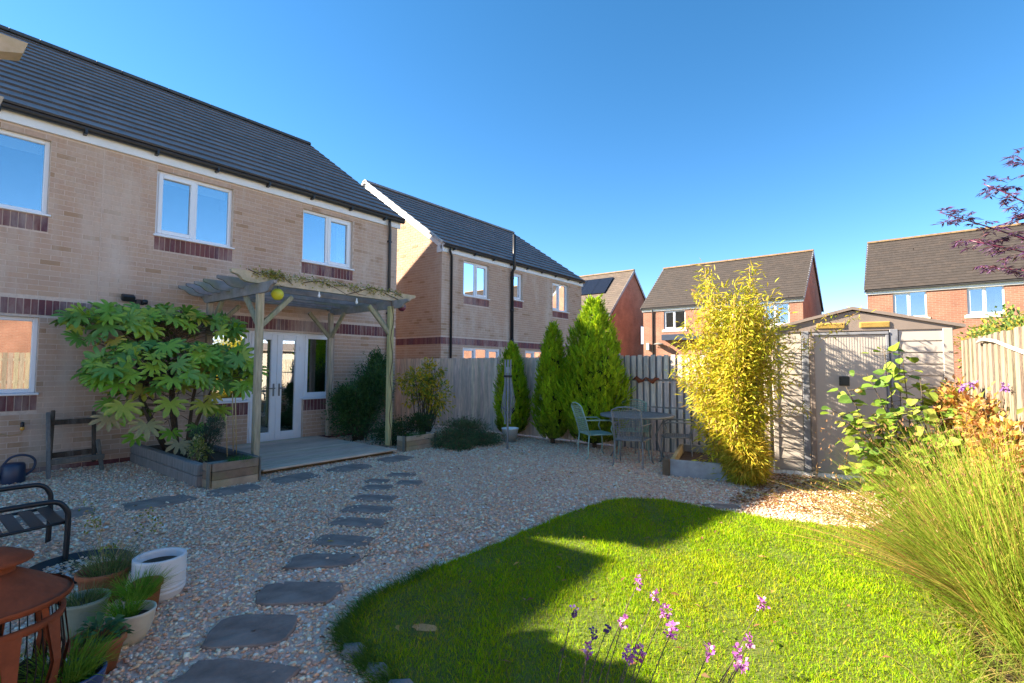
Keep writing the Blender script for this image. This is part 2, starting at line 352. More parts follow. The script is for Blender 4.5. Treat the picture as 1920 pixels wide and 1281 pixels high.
def window(par, fr, s0, s1, z0, z1, lights=2, gl='glass_up', dress='blind', sill=True, back=.07, opener=None, name='window'):
    mb = MB(); f = .055; d0, d1 = -back-.06, -back
    fr.box(mb, s0, s0+f, z0, z1, d0, d1, ch=.006); fr.box(mb, s1-f, s1, z0, z1, d0, d1, ch=.006)
    fr.box(mb, s0+f, s1-f, z0, z0+f, d0, d1-.001, ch=.006); fr.box(mb, s0+f, s1-f, z1-f, z1, d0, d1-.001, ch=.006)
    xs = [s0+f+(s1-s0-2*f)*i/lights for i in range(lights+1)]
    for x in xs[1:-1]: fr.box(mb, x-.03, x+.03, z0+f, z1-f, d0, d1-.002, ch=.006)
    for i in range(lights):
        if opener is not None and i in opener:
            a, b = xs[i]+(.03 if i else 0), xs[i+1]-(.03 if i < lights-1 else 0); g = .05; e0, e1 = d1-.03, d1+.018
            fr.box(mb, a-.015, a+g, z0+f-.015, z1-f+.015, e0, e1, ch=.006); fr.box(mb, b-g, b+.015, z0+f-.015, z1-f+.015, e0, e1, ch=.006)
            fr.box(mb, a+g, b-g, z0+f-.015, z0+f+g, e0, e1-.001, ch=.006); fr.box(mb, a+g, b-g, z1-f-g, z1-f+.015, e0, e1-.001, ch=.006)
    w = part(name, mb, 'white_upvc', par)
    for i in range(lights):
        a, b = xs[i]+(.03 if i else 0), xs[i+1]-(.03 if i < lights-1 else 0)
        g = MB(); fr.box(g, a-.004, b+.004, z0+f-.004, z1-f+.004, d1-.036, d1-.030); part('pane', g, gl, w)
    if sill:
        g = MB(); fr.box(g, s0-.03, s1+.03, z0-.03, z0-.002, -back-.05, .045, ch=.005); part('sill', g, 'white_upvc', w)
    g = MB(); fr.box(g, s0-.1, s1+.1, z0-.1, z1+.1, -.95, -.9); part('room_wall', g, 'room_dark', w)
    if dress == 'blind':
        for i in range(lights):
            g = MB(); fr.box(g, xs[i]+.02, xs[i+1]-.02, z1-f-.11-.03*(i % 2), z1-f, d0-.05, d0-.04); part('blind', g, 'blind', w)
    if dress in ('curtain', 'net'):
        g = MB(); n = 16
        rngs = [(s0+f, s1-f)] if dress == 'net' else [(s1-f-.22, s1-f)]
        for a, b in rngs:
            for i in range(n):
                u = a+(b-a)*i/n; fr.box(g, u, u+(b-a)/n+.002, z0+.02, z1-f, d0-.09-.018*(i % 2), d0-.06-.018*(i % 2))
        part('curtain', g, 'net', w)
    return w
TILE = [(i*.327, (j+.5)*.42, (-.012 if j > 0 else 0)+(.032 if j < 0 else .006)*(k+.5)) for i in (-.5, .5) for j in (-.5, .5) for k in (-.5, .5)]
def roof_plane(roof, P0, a, u, length, slope, pal, limit=300, gauge=.345, tw=.33, name='tile', thk=1.):
    P0, a, u = Vector(P0), Vector(a).normalized(), Vector(u).normalized(); nr = a.cross(u)
    if nr.z < 0: nr = -nr
    M = np.array([a, u, nr]).T; items = []; row = 0; t = 0
    while t < slope-.1:
        s = -(tw/2 if row % 2 else 0)
        while s < length-.02:
            lo, hi = max(s, 0), min(s+tw, length)
            if hi-lo > .05:
                c = P0+a*((lo+hi)/2)+u*t+nr*(.014+random.uniform(-.001, .0015)*thk); Mi = M.copy(); Mi[:, 0] *= (hi-lo)/tw; Mi[:, 2] *= thk
                Mi[:, 1] *= min(1, (slope-t)/.42+.02)
                items.append((tuple(c), Mi, random.randrange(len(pal))))
            s += tw
        t += gauge; row += 1
    pieces(roof, name, TILE, UF, items, pal, 'tile', limit, 'tile_courses', (1, 1, .38, 1, 1, 1))   # lower edge faces coloured darker to stand in for each course's shadow line
def ridge_tiles(roof, p, q, pal, col=None):
    p, q = Vector(p), Vector(q); n = round((q-p).length/.45); d = (q-p)/n; dn = d.normalized(); sdv = Vector((-dn.y, dn.x, 0))
    for i in range(n):
        mb = MB(); c0 = p+d*i; c1 = p+d*(i+1)-dn*.008; V = []; k = 7; cc = jit(col or random.choice(pal))
        for c in (c0, c1):
            for j in range(k):
                an = PI*j/(k-1); V.append(c+sdv*math.cos(an)*.13+Vector((0, 0, math.sin(an)*.11-.04)))
        mb.add(V, [(j, j+1, k+j+1, k+j) for j in range(k-1)]+[tuple(range(k))[::-1], tuple(range(k, 2*k))], cc); part('ridge_tile', mb, 'tile', roof)
def gutter_run(par, fr, s0, s1, z, d0=.05, step=.9, br=True):
    mb = MB(); k = 7; V = []
    for s in (s0, s1):
        for j in range(k): an = PI+PI*j/(k-1); V.append(fr.p(s, z+.042*math.sin(an), d0+.06+.06*math.cos(an)))
        for j in range(k-1, -1, -1): an = PI+PI*j/(k-1); V.append(fr.p(s, z+.037*math.sin(an)+.002, d0+.06+.054*math.cos(an)))
    n = 2*k; mb.add(V, [(j, (j+1) % n, n+(j+1) % n, n+j) for j in range(n)]); g = part('gutter', mb, 'black_plastic', par)
    if br:
        s = s0+.45
        while s < s1:
            b = MB(); fr.box(b, s-.02, s+.02, z-.075, z-.038, d0-.02, d0+.09); fr.box(b, s-.015, s+.015, z-.06, z+.006, d0+.117, d0+.127); part('bracket', b, 'black_plastic', g); s += step
    return g
def roof_slabs(H, x0, x1, y0, y1, ze, xr, zr, th=.06):
    """solid pitched roof deck, ridge along Y"""
    mb = MB(); A = [(x1, ze), (xr, zr), (x0, ze), (x0, ze-th), (xr, zr-th), (x1, ze-th)]
    mb.prism(A, lambda x, z: (x, y0, z), lambda x, z: (x, y1, z)); return part('roof', mb, 'roof_deck', H)

# our house: wall facing the garden along Y
WX = -9.552
H1 = thing('brick_house', 'buff brick house with white patio doors and dark tiled roof on the left', 'house', (WX, 3.5, 0))
fr1 = Frame((WX, 0, 0), (0, 1, 0), (1, 0, 0)); S0, S1 = -.5, 7.55
wins = [(.15, 1.352, 3.64, 4.72), (2.645, 3.83, 3.64, 4.72), (5.165, 6.335, 3.64, 4.72), (.15, 1.325, 1.11, 2.165)]
pat = [(3.50, 4.20, .86, 2.165), (4.20, 5.275, .05, 2.165), (5.275, 5.935, .86, 2.165)]
holes = wins+pat
wall = part('wall', backing(fr1, S0, S1, -.1, 5.0, [(a, b, c-.03 if c > .1 else c-.2, d) for a, b, c, d in holes]), 'mortar', H1)
solds = [(S0, S1, 2.197, 2.422)]+[(a-.01, b+.01, 3.385, 3.61) for a, b, c, d in wins[:3]]+[(.14, 1.345, .865, 1.08), (3.47, 4.2, .60, .83), (5.275, 5.95, .60, .83), (S0, S1, -.08, .075)]
allh = holes+[(a, b, c, d) for a, b, c, d in solds]
items = brick_items(fr1, S0, S1, .075-.075*2, 4.82, allh, len(BUFF))
pieces(wall, 'brick', UNIT, UF, items, BUFF, 'brick', 300, 'brick_courses')
si = []
for a, b, c, d in solds[:-1]: si += soldier_items(fr1, a, b, c+.005, len(REDB), d-c-.01)
pieces(wall, 'soldier_brick', UNIT, UF, si, REDB, 'brick', 300, 'soldier_courses')
pl = [(tuple(fr1.p(S0+.1125+i*.225+(.11 if r else 0), .0375-.075*(1-r), .0005)), basis(fr1, .215, .025, .065), random.randrange(len(REDB))) for r in (0, 1) for i in range(34)]
pl = [q for q in pl if not inside(q[0][1]-.1, q[0][1]+.1, 0, .07, [(4.2, 5.275, -.1, .1)])]
pieces(wall, 'plinth_brick', UNIT, UF, pl, REDB, 'brick', 68)
mb = MB(); fr1.box(mb, 1.945, 1.955, 2.43, 4.82, .004, .0105); part('movement_joint', mb, 'mortar', wall)
mb = MB(); mb.bb(-18.26, WX-.31, S0, S0+.25, -.1, 5.0); mb.bb(-18.26, WX-.31, S1-.25, S1, -.1, 5.0); mb.bb(-18.26, -18.0, S0+.25, S1-.25, -.1, 5.0)
for yy in (S0, S1-.25): mb.prism([(-18.2, 5.0), (-9.62, 5.0), (-13.91, 7.95)], lambda x, z, yy=yy: (x, yy, z), lambda x, z, yy=yy: (x, yy+.25, z))
part('side_wall', mb, 'buff_brick', H1)
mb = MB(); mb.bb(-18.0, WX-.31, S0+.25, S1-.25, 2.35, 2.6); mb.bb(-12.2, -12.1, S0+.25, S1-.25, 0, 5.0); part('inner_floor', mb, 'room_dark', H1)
for i, (a, b, c, d) in enumerate(wins):
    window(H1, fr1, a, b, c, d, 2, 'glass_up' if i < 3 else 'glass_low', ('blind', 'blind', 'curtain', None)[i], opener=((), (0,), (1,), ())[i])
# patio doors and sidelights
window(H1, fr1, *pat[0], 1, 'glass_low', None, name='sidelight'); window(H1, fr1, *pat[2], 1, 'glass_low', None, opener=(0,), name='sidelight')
a, b, c, d = pat[1]
mb = MB(); fr1.box(mb, a, a+.06, c, d, -.14, -.06, ch=.006); fr1.box(mb, b-.06, b, c, d, -.14, -.06, ch=.006); fr1.box(mb, a+.06, b-.06, d-.06, d, -.14, -.061, ch=.006); fr1.box(mb, a+.06, b-.06, c, c+.05, -.14, -.05, ch=.006)
part('door_frame', mb, 'white_upvc', H1)
mid = (a+b)/2
for k, (u, v) in enumerate(((a+.05, mid), (mid, b-.05))):
    mb = MB(); z0, z1 = c+.04, d-.05; g = .11; e0, e1 = -.11, -.045
    fr1.box(mb, u, u+g, z0, z1, e0, e1, ch=.008); fr1.box(mb, v-g, v-.003, z0, z1, e0, e1, ch=.008); fr1.box(mb, u+g, v-g, z0, z0+.14, e0, e1-.001, ch=.008); fr1.box(mb, u+g, v-g, z1-.11, z1, e0, e1-.001, ch=.008)
    dr = part('door', mb, 'white_upvc', H1)
    g_ = MB(); fr1.box(g_, u+g-.004, v-g+.004, z0+.136, z1-.106, -.085, -.078); part('pane', g_, 'glass_low', dr)
    hs = v-.055 if k == 0 else u+.055; sg = -1 if k == 0 else 1
    h = MB(); fr1.box(h, hs-.016, hs+.016, .92, 1.16, -.045, -.033, ch=.005); fr1.box(h, hs-.01, hs+.01, 1.06, 1.085, -.034, .012); fr1.box(h, hs-.008 if sg > 0 else hs-.115, hs+.115 if sg > 0 else hs+.008, 1.06, 1.083, .004, .022, ch=.005); part('handle', h, 'grey_metal', dr)
    for hz in (.3, 1.08, 1.85):
        h = MB(); hh = u+.012 if k == 0 else v-.012; fr1.box(h, hh-.025, hh+.025, hz-.045, hz+.045, -.046, -.028, ch=.004); part('hinge', h, 'white_upvc', dr)
# dim room behind the glass
mb = MB(); mb.bb(-12.0, WX-.32, 3.0, 6.6, -.02, .03); part('room_floor', mb, 'furniture', H1)
mb = MB(); mb.bb(-11.2, -10.6, 4.25, 4.7, .03, .8, ch=.06); mb.bb(-11.2, -11.05, 4.25, 4.7, .8, 1.15, ch=.04); part('armchair', mb, 'navy', H1)
mb = MB(); fr1.box(mb, S0-.02, S1+.06, 4.82, 5.0, .004, .05, ch=.004); part('fascia', mb, 'fascia', H1)
R1 = roof_slabs(H1, -18.41, WX+.14, S0-.06, S1+.08, 5.02, -13.91, 8.13)
us = Vector((-13.91-(WX+.14), 0, 8.13-5.02)); SL = us.length
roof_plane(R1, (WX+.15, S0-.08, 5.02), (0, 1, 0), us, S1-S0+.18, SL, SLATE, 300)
ridge_tiles(R1, (-13.91, S0-.08, 8.16), (-13.91, S1+.1, 8.16), SLATE, (.07, .066, .06))
mb = MB()
for i in range(16):
    t = i*.345; p = Vector((WX+.15, S1+.1, 5.0))+us.normalized()*t; q = p+us.normalized()*.36
    mb.bar(p+Vector((0, 0, .012)), q, .03, .085, (.13, .12, .118))
part('verge', mb, 'tile', R1)
gutter_run(H1, fr1, S0-.05, S1+.1, 4.985)
mb = MB(); mb.tube([fr1.p(7.24, 4.93, .11), fr1.p(7.24, 4.84, .11), fr1.p(7.3, 4.7, .05), fr1.p(7.3, 4.6, .05), fr1.p(7.3, .05, .05)], .034, 10); dp = part('downpipe', mb, 'black_plastic', H1)
for z in (4.45, 2.75, 1.2): mb = MB(); fr1.box(mb, 7.25, 7.35, z-.02, z+.02, .01, .065); part('pipe_clip', mb, 'black_plastic', dp)
# neighbour behind
NX = -10.4
H2 = thing('brick_house', 'buff brick neighbour house with sunlit gable top behind the grey fence', 'house', (NX, 13.7, 0))
fr2 = Frame((NX, 0, 0), (0, 1, 0), (1, 0, 0)); T0, T1 = 9.83, 17.65
w2 = [(10.74, 11.89, 3.66, 4.73), (13.12, 13.66, 3.80, 4.73), (15.53, 16.64, 3.66, 4.73), (10.73, 12.52, 1.0, 2.10), (13.84, 15.6, 1.0, 2.10)]
wl2 = part('wall', backing(fr2, T0, T1, -.1, 5.0, w2), 'mortar', H2)
sold2 = [(T0, T1, 2.155, 2.36)]+[(a, b, c-.26, c-.035) for a, b, c, d in w2[:3]]
pieces(wl2, 'brick', UNIT, UF, brick_items(fr2, T0, T1, 0, 4.82, w2+sold2, len(BUFF)), [tuple(x*.97 for x in c) for c in BUFF], 'brick', 120, 'brick_courses')
si = []
for a, b, c, d in sold2: si += soldier_items(fr2, a, b, c+.005, len(REDB), d-c-.01)
pieces(wl2, 'soldier_brick', UNIT, UF, si, [tuple(x*1.25 for x in c) for c in REDB], 'brick', 140, 'soldier_courses')
XR2, ZR2 = -14.09, 7.66; GD = .03
fr2g = Frame((0, T0, 0), (1, 0, 0), (0, -1, 0)); slope2 = (ZR2-5.0)/(NX-XR2)
mb = MB(); mb.prism([(-17.78, -.1), (NX-.302, -.1), (NX-.302, 5.0), (NX, 5.0), (XR2, ZR2-.1), (-17.78, 5.0)], lambda x, z: (x, T0+.002, z), lambda x, z: (x, T0+.3, z)); gw = part('gable_wall', mb, 'mortar', H2)
def gt(z):
    if z < 5.0: return (-15.5, NX)
    k = (z-5.0)/slope2+.05; return (max(-15.5, -17.78+k), NX-k)
it = brick_items(fr2g, -15.5, NX, 0, ZR2-.2, [(-17, NX, 2.155, 2.36)], len(BUFF), gt, .03, -.007)
pieces(gw, 'brick', UNIT, UF, it, BUFF, 'brick', 180, 'brick_courses')
pieces(gw, 'soldier_brick', UNIT, UF, soldier_items(fr2g, -15.5, NX, 2.16, len(REDB), .195), [tuple(x*1.25 for x in c) for c in REDB], 'brick', 40, 'soldier_courses')
mb = MB(); mb.bb(-17.78, -17.5, T0+.3, T1-.3, -.1, 5); mb.prism([(-17.78, -.1), (NX-.302, -.1), (NX-.302, 5.0), (XR2, ZR2-.1), (-17.78, 5.0)], lambda x, z: (x, T1-.3, z), lambda x, z: (x, T1-.002, z)); mb.bb(-17.5, NX-.31, T0+.3, T1-.3, 2.4, 2.6); part('side_wall', mb, 'buff_brick', H2)
for i, (a, b, c, d) in enumerate(w2): window(H2, fr2, a, b, c, d, (2, 1, 2, 3, 3)[i], 'glass_up' if i < 3 else 'glass_low', ('net', 'blind', None, 'net', 'net')[i], opener=((1,), (0,), (0,), (0, 2), (0, 2))[i])
mb = MB(); fr2.box(mb, T0-.06, T1+.05, 4.82, 5.0, .004, .05); part('fascia', mb, 'fascia', H2)
R2 = roof_slabs(H2, -17.92, NX+.14, T0-.06, T1+.06, 5.02, XR2, ZR2)
u2 = Vector((XR2-(NX+.14), 0, ZR2-5.02))
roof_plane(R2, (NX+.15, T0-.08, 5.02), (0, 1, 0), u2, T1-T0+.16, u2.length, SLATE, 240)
ridge_tiles(R2, (XR2, T0-.1, ZR2+.03), (XR2, T1+.1, ZR2+.03), SLATE)
for sgn in (1, -1):
    mb = MB(); n_ = 12; p0 = Vector((NX+.10, T0-.045, 4.95)) if sgn > 0 else Vector((2*XR2-NX-.10, T0-.045, 4.95)); p1 = Vector((XR2, T0-.045, ZR2-.07))
    mb.bar(p0, p1, .03, .17); 
    if sgn > 0: mb.bb(NX-.16, NX+.1, T0-.056, T0-.032, 4.80, 4.98)
    part('bargeboard', mb, 'fascia', R2)
    for i in range(n_):
        a_, b_ = p0.lerp(p1, i/n_), p0.lerp(p1, (i+1.12)/n_)
        mb = MB(); mb.bar(a_+Vector((0, -.035, .12)), b_+Vector((0, -.035, .098)), .06, .085, (.50, .49, .47), ch=.01); part('verge_cap', mb, 'tile', R2)
gutter_run(H2, fr2, T0-.06, T1+.06, 4.985)
mb = MB(); mb.tube([fr2.p(10.05, 4.93, .11), fr2.p(10.05, 4.86, .11), fr2.p(10.18, 4.74, .05), fr2.p(10.18, .05, .05)], .034, 8); part('downpipe', mb, 'black_plastic', H2)
mb = MB(); mb.tube([fr2.p(13.0, 2.2, .07), fr2.p(13.0, 4.7, .07), fr2.p(12.98, 4.8, .17), fr2.p(12.98, 5.95, .17)], .055, 10); mb.tube([fr2.p(13.0, .1, .07), fr2.p(13.0, 2.2, .07)], .05, 10); sp = part('soil_pipe', mb, 'black_plastic', H2)
for z in (2.4, 3.4, 4.5): mb = MB(); mb.tube([fr2.p(13.0, z-.04, .07), fr2.p(13.0, z+.04, .07)], .065, 10); part('pipe_collar', mb, 'black_plastic', sp)

# red brick houses: ridge along X, front facing the garden (-Y)
def red_house(label, x0, x1, y0, depth, ze, zr, wins, pal, extra=None, dl=True):
    H = thing('red_brick_house', label, 'house', ((x0+x1)/2, y0, 0)); fr = Frame((0, y0, 0), (1, 0, 0), (0, -1, 0)); yr = y0+depth/2
    part('wall', backing(fr, x0, x1, -.1, ze, [w[:4] for w in wins]), 'red_brick', H)
    for xx in (x0, x1-.3):
        mb = MB(); mb.prism([(y0+.302, -.1), (y0+depth, -.1), (y0+depth, ze), (yr, zr-.12), (y0+.302, ze-.02)], lambda y, z, xx=xx: (xx+.002, y, z), lambda y, z, xx=xx: (xx+.298, y, z)); part('gable_wall', mb, 'red_brick', H)
    mb = MB(); mb.bb(x0+.3, x1-.3, y0+depth-.3, y0+depth-.01, -.1, ze); mb.bb(x0+.3, x1-.3, y0+.32, y0+depth-.3, 2.4, 2.6); part('back_wall', mb, 'red_brick', H)
    for w in wins: window(H, fr, *w[:4], w[4], 'glass_up' if w[5] else 'glass_low', w[6], opener=(0,))
    for w in wins:
        mb = MB(); fr.box(mb, w[0]-.1, w[1]+.1, w[2]-.16, w[2]-.035, -.02, .03); part('stone_sill', mb, 'cream_glaze', H)
    mb = MB(); fr.box(mb, x0-.05, x1+.05, ze-.18, ze, .004, .06); part('fascia', mb, 'fascia', H)
    mb = MB(); A = [(y0-.16, ze+.02), (yr, zr), (y0+depth+.16, ze+.02), (y0+depth+.16, ze-.06), (yr, zr-.1), (y0-.16, ze-.06)]
    mb.prism(A, lambda y, z: (x0-.08, y, z), lambda y, z: (x1+.08, y, z)); R = part('roof', mb, 'roof_deck', H)
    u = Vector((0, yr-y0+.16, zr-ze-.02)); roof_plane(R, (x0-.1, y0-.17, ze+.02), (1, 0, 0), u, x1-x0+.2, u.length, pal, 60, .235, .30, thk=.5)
    ridge_tiles(R, (x0-.1, yr, zr+.03), (x1+.1, yr, zr+.03), pal, (.20, .13, .065))
    gutter_run(H, fr, x0-.1, x1+.1, ze-.02, br=False)
    for xx in (x0-.1, x1+.06):
        mb = MB(); mb.bar((xx+.02, y0-.16, ze-.05), (xx+.02, yr, zr-.06), .035, .16); mb.bar((xx+.02, y0+depth+.16, ze-.05), (xx+.02, yr, zr-.06), .035, .16); part('bargeboard', mb, 'shed_frame', R)
    if dl:
        mb = MB(); mb.tube([fr.p(x0+.55, ze-.1, .1), fr.p(x0+.6, ze-.3, .05), fr.p(x0+.6, 0, .05)], .04, 8); part('downpipe', mb, 'black_plastic', H)
    return H, fr
HM, frm = red_house('red brick house behind the bamboo with navy door canopy and brown roof', -12.25, -3.95, 28, 7, 5.0, 7.98, [(-11.0, -9.75, 3.74, 4.80, 2, 0, None), (-5.75, -4.55, 3.74, 4.80, 2, 0, 'net'), (-8.4, -7.2, 3.74, 4.8, 2, 0, None)], BROWN)
mb = MB(); frm.box(mb, -10.95, -7.4, 3.08, 3.4, .01, .5); part('door_canopy', mb, 'navy_panel', HM)
mb = MB(); frm.box(mb, -8.85, -7.5, 0, 3.07, .01, .08); part('front_door', mb, 'navy_panel', HM)
mb = MB(); frm.box(mb, -12.0, -11.85, 2.55, 2.95, .02, .16, ch=.02); part('meter_box', mb, 'white_upvc', HM)
mb = MB(); mb.lathe([(.02, .06), (.22, .02), (.30, -.04)], frm.p(-11.2, 2.9, .28), 16); mb.bar(frm.p(-11.4, 2.7, 0), frm.p(-11.2, 2.85, .25), .03, .03); part('satellite_dish', mb, 'grey_metal', HM)
red_house('red brick house at far right with two white windows above the shed', -1.32, 8.5, 27.3, 7, 5.0, 7.86, [(-.42, .72, 3.74, 4.86, 2, 1, 'blind'), (1.98, 3.08, 3.74, 4.86, 2, 1, 'curtain'), (4.6, 5.8, 3.74, 4.86, 2, 1, 'blind')], [tuple(x*1.0 for x in c) for c in BROWN], dl=False)
HL, frl = red_house('small red brick house with dark solar panels on its roof', -22.5, -14.95, 29, 7.0, 5.0, 8.35, [(-16.9, -15.7, 3.74, 4.8, 2, 0, 'net'), (-20.5, -19.3, 3.74, 4.8, 2, 0, 'net')], [(.12, .095, .075), (.11, .086, .07), (.13, .10, .08)], dl=False)
ul = Vector((0, 3.66, 3.33)).normalized(); nl = Vector((0, -ul.z, ul.y)); a0 = Vector((-19.6, 28.84, 5.02))+nl*.09
for i in range(4):
    mb = MB(); P = a0+Vector((i*1.02-.1, 0, 0))+ul*2.3; mb.box(P+ul*.95, (1.0, 1.9, .05), M=Matrix((Vector((1, 0, 0)), ul, nl)).transposed()); part('solar_panel', mb, 'solar', HL)
fg = Frame((-14.95, 0, 0), (0, 1, 0), (1, 0, 0)); window(HL, fg, 33.6, 34.3, 3.2, 4.5, 1, 'glass_low', 'net', back=-.07, sill=True)
# red house across the right fence (mirrored in the low windows)
HR = thing('red_brick_house', 'red brick house across the right fence, mirrored in the low window', 'house', (15, 4, 0))
frr = Frame((14, 0, 0), (0, 1, 0), (-1, 0, 0)); wr = [(1.6, 3.2, 1.0, 2.3), (6, 7.2, 1.0, 2.2), (1.9, 3.1, 3.6, 4.7), (6, 7.2, 3.6, 4.7)]
part('wall', backing(frr, -1, 9, -.1, 5, wr), 'red_brick', HR)
for w in wr: window(HR, frr, *w, 2, 'glass_low', 'net', back=.05)
mb = MB()
for yy in (-1, 8.7): mb.prism([(14.3, -.1), (22, -.1), (22, 5), (18, 7.9), (14.3, 5)], lambda x, z, yy=yy: (x, yy, z), lambda x, z, yy=yy: (x, yy+.3, z))
mb.bb(21.7, 22, -.7, 8.7, -.1, 5); part('side_wall', mb, 'red_brick', HR)
mb = MB(); mb.prism([(13.8, 4.98), (18, 8.02), (22.2, 4.98), (22.2, 4.9), (18, 7.9), (13.8, 4.9)], lambda x, z: (x, -1.1, z), lambda x, z: (x, 9.1, z)); RR = part('roof', mb, 'roof_deck', HR)
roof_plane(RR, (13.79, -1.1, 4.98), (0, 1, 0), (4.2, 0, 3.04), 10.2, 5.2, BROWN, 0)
# hipped neighbour to the left, out of frame; its eaves shade the lawn
HH = thing('brick_house', 'hipped buff brick house beyond the left edge of the garden', 'house', (-13.9, -5, 0))
hy1 = -.99; hy0 = -9.0; hx = -9.54
frh = Frame((hx, 0, 0), (0, 1, 0), (1, 0, 0)); wh = [(-4, -2.8, 3.6, 4.7), (-7, -5.8, 3.6, 4.7), (-7, -5, 1.0, 2.1)]
mb = backing(frh, hy0, hy1, -.1, 4.95, wh); mb.bb(-17.5, hx-.3, hy1-.3, hy1-.001, -.1, 4.95); mb.bb(-17.5, hx-.3, hy0+.001, hy0+.3, -.1, 4.95); mb.bb(-17.5, -17.2, hy0+.3, hy1-.3, -.1, 4.95); part('wall', mb, 'buff_brick', HH)
for w in wh: window(HH, frh, *w, 2, 'glass_low', 'net')
mb = MB(); e = .1; zr = 7.66; xa, xb = -17.5-e, hx+e; xm = (xa+xb)/2; V = [(xa, hy0-e, 4.97), (xb, hy0-e, 4.97), (xb, hy1+e, 4.97), (xa, hy1+e, 4.97), (xm, hy0+3.9, zr), (xm, hy1-3.8, zr)]
mb.add(V, [(1, 2, 5, 4), (3, 0, 4, 5), (0, 1, 4), (2, 3, 5), (3, 2, 1, 0)], (.05, .053, .06)); part('roof', mb, 'tile', HH)
mb = MB(); frh.box(mb, hy0, hy1, 4.8, 4.96, .004, .05); part('fascia', mb, 'fascia', HH)

# ------------------------------------------------------------------ plant helpers (numpy)
def unit(v): return v/np.maximum(np.linalg.norm(v, axis=-1, keepdims=True), 1e-9)
def cols(n, base, amt=.25, warm=.08):
    base = np.array(base); pick = base[rng.integers(0, len(base), n)]
    return np.clip(pick*(1+rng.uniform(-amt, amt, (n, 1)))*(1+rng.uniform(-warm, warm, (n, 3))), 0, 1)
def leaves(P, D, N, L, Wd, C, fold=.25):
    """one kite-shaped folded leaf each: base, two sides, tip"""
    n = len(P); D = unit(D); S = unit(np.cross(D, N)); Nn = np.cross(S, D)
    L = np.broadcast_to(np.asarray(L, float), (n,))[:, None]; Wd = np.broadcast_to(np.asarray(Wd, float), (n,))[:, None]
    m = P+D*L*.45
    V = np.stack([P, m+S*Wd*.5+Nn*Wd*fold, P+D*L-Nn*L*.06, m-S*Wd*.5+Nn*Wd*fold], 1).reshape(-1, 3)
    i = np.arange(n)[:, None]*4; Fc = np.concatenate([i+np.array([[0, 2, 1]]), i+np.array([[0, 3, 2]])], 1).reshape(-1, 3)
    return V, Fc, np.repeat(C, 4, 0)
def ribbons(P, D, L, Wd, C, droop, seg=5, side=None):
    """curved grass blades: base P, start direction D, length L, droop = how far the tip falls"""
    n = len(P); D = unit(D); L = np.asarray(L)[:, None]; t = np.linspace(0, 1, seg+1)
    H = D*np.array([1, 1, 0]); H = unit(np.where(np.linalg.norm(H, axis=1, keepdims=True) < 1e-3, rng.normal(size=(n, 3))*np.array([1, 1, 0]), H))
    S = unit(np.cross(D, np.array([0, 0, 1.])+rng.normal(0, .3, (n, 3)))); dr = np.asarray(droop)[:, None]
    rows = []
    for k, tt in enumerate(t):
        c = P+D*L*tt+H*L*dr*tt**2*.6-np.array([0, 0, 1.])*L*dr*tt**2*.55
        w = np.asarray(Wd)[:, None]*(1-tt)**.6*.5+.0002
        rows += [c-S*w, c+S*w]
    V = np.stack(rows, 1).reshape(-1, 3); m = 2*(seg+1); i = np.arange(n)[:, None, None]*m
    q = np.array([[2*k, 2*k+1, 2*k+3, 2*k+2] for k in range(seg)])[None]; Fc = (i+q).reshape(-1, 4)
    return V, Fc, np.repeat(C, m, 0)
def merge(*parts):
    V, Fc, C, o = [], [], [], 0
    for v, f, c in parts: V.append(v); Fc.append(f+o); C.append(c); o += len(v)
    return np.concatenate(V), np.concatenate(Fc), np.concatenate(C)
def ball(n, c, r, shell=.55):
    d = unit(rng.normal(size=(n, 3))); k = rng.uniform(shell, 1, (n, 1)); return np.array(c)+d*k*np.array(r), d
def bush(name, label, cat, base, blobs, n, L, Wd, pal, stems=8, m='leaf', group=None, upw=.5, stemcol='twig', dense=1.):
    """shrub: twiggy stems plus leaves spread through several lobes"""
    t = thing(name, label, cat, base, group); P, Dd = [], []
    vol = np.array([b[3]*b[4]*b[5] for b in blobs])**.66; cnt = (n*vol/vol.sum()).astype(int)
    for b, k in zip(blobs, cnt):
        nc = max(4, k//14); cp, cdv = ball(nc, b[:3], b[3:6], .35)      # leaf clumps
        idx = rng.integers(0, nc, k); P.append(cp[idx]+rng.normal(0, 1, (k, 3))*np.array(b[3:6])*.16); Dd.append(cdv[idx]+rng.normal(0, .6, (k, 3))+np.array([0, 0, upw]))
    P = np.concatenate(P); Dd = np.concatenate(Dd); keep = P[:, 2] > .02; P, Dd = P[keep], Dd[keep]; k = len(P)
    V, Fc, C = leaves(P, Dd, rng.normal(0, .5, (k, 3))+np.array([0, 0, 1.]), rng.uniform(.6, 1.2, k)*L, rng.uniform(.7, 1.2, k)*Wd, cols(k, pal))
    npart('foliage', V, Fc, C, m, t)
    mb = MB()
    for i in range(stems):
        b = blobs[i % len(blobs)]; q = np.array(b[:3])+rng.normal(0, .35, 3)*np.array(b[3:6]); p = np.array(base)+np.array([rng.normal(0, .05), rng.normal(0, .05), 0]); md = (p*.5+q*.5)+rng.normal(0, .06, 3)
        mb.tube([p, md, q], [.014, .010, .004], 6)
    part('stems', mb, stemcol, t); t.children[-1]['kind'] = 'stuff'
    return t

